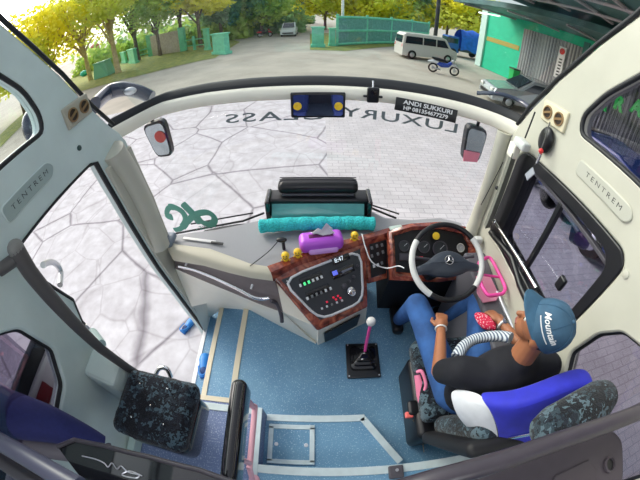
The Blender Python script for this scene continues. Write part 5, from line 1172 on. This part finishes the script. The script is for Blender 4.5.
for s0, s1 in ((4.4, 9.5), (9.9, 15.0), (15.4, 20.5), (20.9, 26)):
    s_ = bpanel('shutter', s0, s1, 0, 4.0, shm, .08, .05)
    for k in range(22): x = s0 + (s1 - s0) * (k + .5) / 22; MB().tube([BW(x, 0, .07), BW(x, 4.0, .07)], .045, 6).build('shutter_rib', mat('shutter_rib', (.42, .43, .44), .5, .3), s_)
    bpanel('pillar', s1, s1 + .4, 0, 4.4, mat('dark_teal_pillar', (.05, .20, .18), .6), .2, .1)
bpanel('canopy', 2.5, bL, 4.6, 4.9, mat('dark_canopy', (.05, .13, .13), .5, noise=.2, nscale=1), 5.0, 4.8)
bpanel('awning', 7.0, bL, 5.25, 5.4, mat('dark_canopy', (.05, .13, .13), .5), 9.0, 10.6)
for k in range(7): MB().tube([BW(9.5 + k * 2.2, 5.15, 4.8), BW(9.5 + k * 2.2, 5.15, 10.5)], .07, 6).build('truss', mat('pink_grey_steel', (.4, .36, .38), .5), bd)
for k in range(3): MB().tube([BW(7.2, 5.1, 6 + k * 2), BW(29, 5.1, 6 + k * 2)], .06, 6).build('purlin', mat('pink_grey_steel', (.4, .36, .38), .5), bd)
bpanel('canopy_light', 2.0, 4.2, 4.25, 4.35, mat('white_tube_lamp', (.9, .9, .9), .4, emit=(1, 1, .9, 1.5)), .12, 2.3)
bpanel('roof_edge', -.6, bL, 5.2, 5.6, mat('dark_teal_roof', (.04, .16, .17), .5), 6.5, .4)
for k in range(6): MB().tube([BW(3.5 + k * 4, 4.5, .1), BW(3.5 + k * 4, 4.5, 4.6)], .06, 6).build('truss', mat('pink_grey_steel', (.4, .36, .38), .5), bd)
sg_ = thing('shop_sign', 'narrow white vertical sign with a red mark hung on the shutters', 'sign', BW(8.2, 1.6, .3))
MB().prism([BW(7.9, 1.6, .25), BW(8.45, 1.6, .25), BW(8.45, 3.6, .25), BW(7.9, 3.6, .25)], -bnv * .06).build('board', white, sg_, bevel=.01)
for k in range(6): MB().prism([BW(8.06, 1.75 + k * .2, .26), BW(8.3, 1.75 + k * .2, .26), BW(8.3, 1.83 + k * .2, .26), BW(8.06, 1.83 + k * .2, .26)], bnv * .01).build('dark_mark', mat('dark_letter', (.03, .03, .03), .4), sg_)
MB().lathe(BW(8.18, 3.3, .27), bnv, [(.2, 0), (.2, .02)], 18).build('red_mark', red, sg_)
wb = thing('wheelie_bin', 'green wheelie bin standing against the shutters', 'bin', BW(4.8, 0, .6)); c = BW(4.8, 0, .6)
MB().box(c + Vector((0, 0, .5)), (.55, .6, .9), Matrix.Rotation(math.pi, 3, 'X'), .8).build('body', mat('bin_green', (.02, .42, .10), .5), wb, bevel=.03)
MB().box(c + Vector((0, 0, 1.0)), (.62, .68, .08)).build('lid', mat('bin_lid', (.02, .06, .03), .5), wb, bevel=.02)
for y in (-.22, .22): MB().lathe(c + Vector((.2, y, .1)), (0, 1, 0), [(.1, -.03), (.1, .03)], 12).build('wheel', tyre, wb)
# beyond the right upper side window: blue car, person in white, green letters on the shop front
bc = P(625, 150, x=4.6)
vehicle('parked_car', 'dark blue car close outside the upper right window', 'car', (5.6, 4.3, GZ), 1.65, 4.3, 1.75, 1.9, carp, cw, mat('dark_blue_paint', (.03, .06, .22), .25, coat=.4), .33, (.19, .8), car_x)
lt = thing('green_letters', 'bright green capital letters on the dark shop front outside', 'lettering', BW(14, 3.2, .3))
for k, ch_ in enumerate('ARA'):
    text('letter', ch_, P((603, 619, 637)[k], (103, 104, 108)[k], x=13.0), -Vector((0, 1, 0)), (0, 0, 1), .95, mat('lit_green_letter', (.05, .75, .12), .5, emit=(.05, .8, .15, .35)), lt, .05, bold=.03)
pp2 = thing('person', 'bystander in a pale shirt standing beyond the upper right window', 'person', (6.9, 3.2, GZ)); c = P(622, 152, x=7.4); c.z = GZ; pp2.location = c
blob('body', [(c + Vector((0, 0, 1.55)), (.09, .1, .12), None), (c + Vector((0, 0, 1.4)), c + Vector((0, 0, 1.48)), .05, .05), (c + Vector((0, 0, 1.15)), (.17, .11, .28), None), (c + Vector((0, .17, 1.35)), c + Vector((0, .22, 1.05)), .05, .04), (c + Vector((0, -.17, 1.35)), c + Vector((0, -.22, 1.05)), .05, .04), (c + Vector((0, .22, 1.05)), c + Vector((-.1, .2, .85)), .04, .03), (c + Vector((0, -.22, 1.05)), c + Vector((-.1, -.2, .85)), .04, .03), (c + Vector((0, .08, .9)), c + Vector((0, .09, .08)), .09, .05), (c + Vector((0, -.08, .9)), c + Vector((0, -.09, .08)), .09, .05)], skin, pp2, .02)
blob('shirt', [(c + Vector((0, 0, 1.17)), (.2, .14, .3), None), (c + Vector((0, .17, 1.37)), c + Vector((0, .21, 1.15)), .065, .06), (c + Vector((0, -.17, 1.37)), c + Vector((0, -.21, 1.15)), .065, .06)], mat('pale_shirt', (.6, .5, .46), .8), pp2, .02)
blob('trousers', [(c + Vector((0, .08, .92)), c + Vector((0, .09, .1)), .11, .07), (c + Vector((0, -.08, .92)), c + Vector((0, -.09, .1)), .11, .07)], mat('dark_trousers', (.05, .05, .08), .8), pp2, .02)
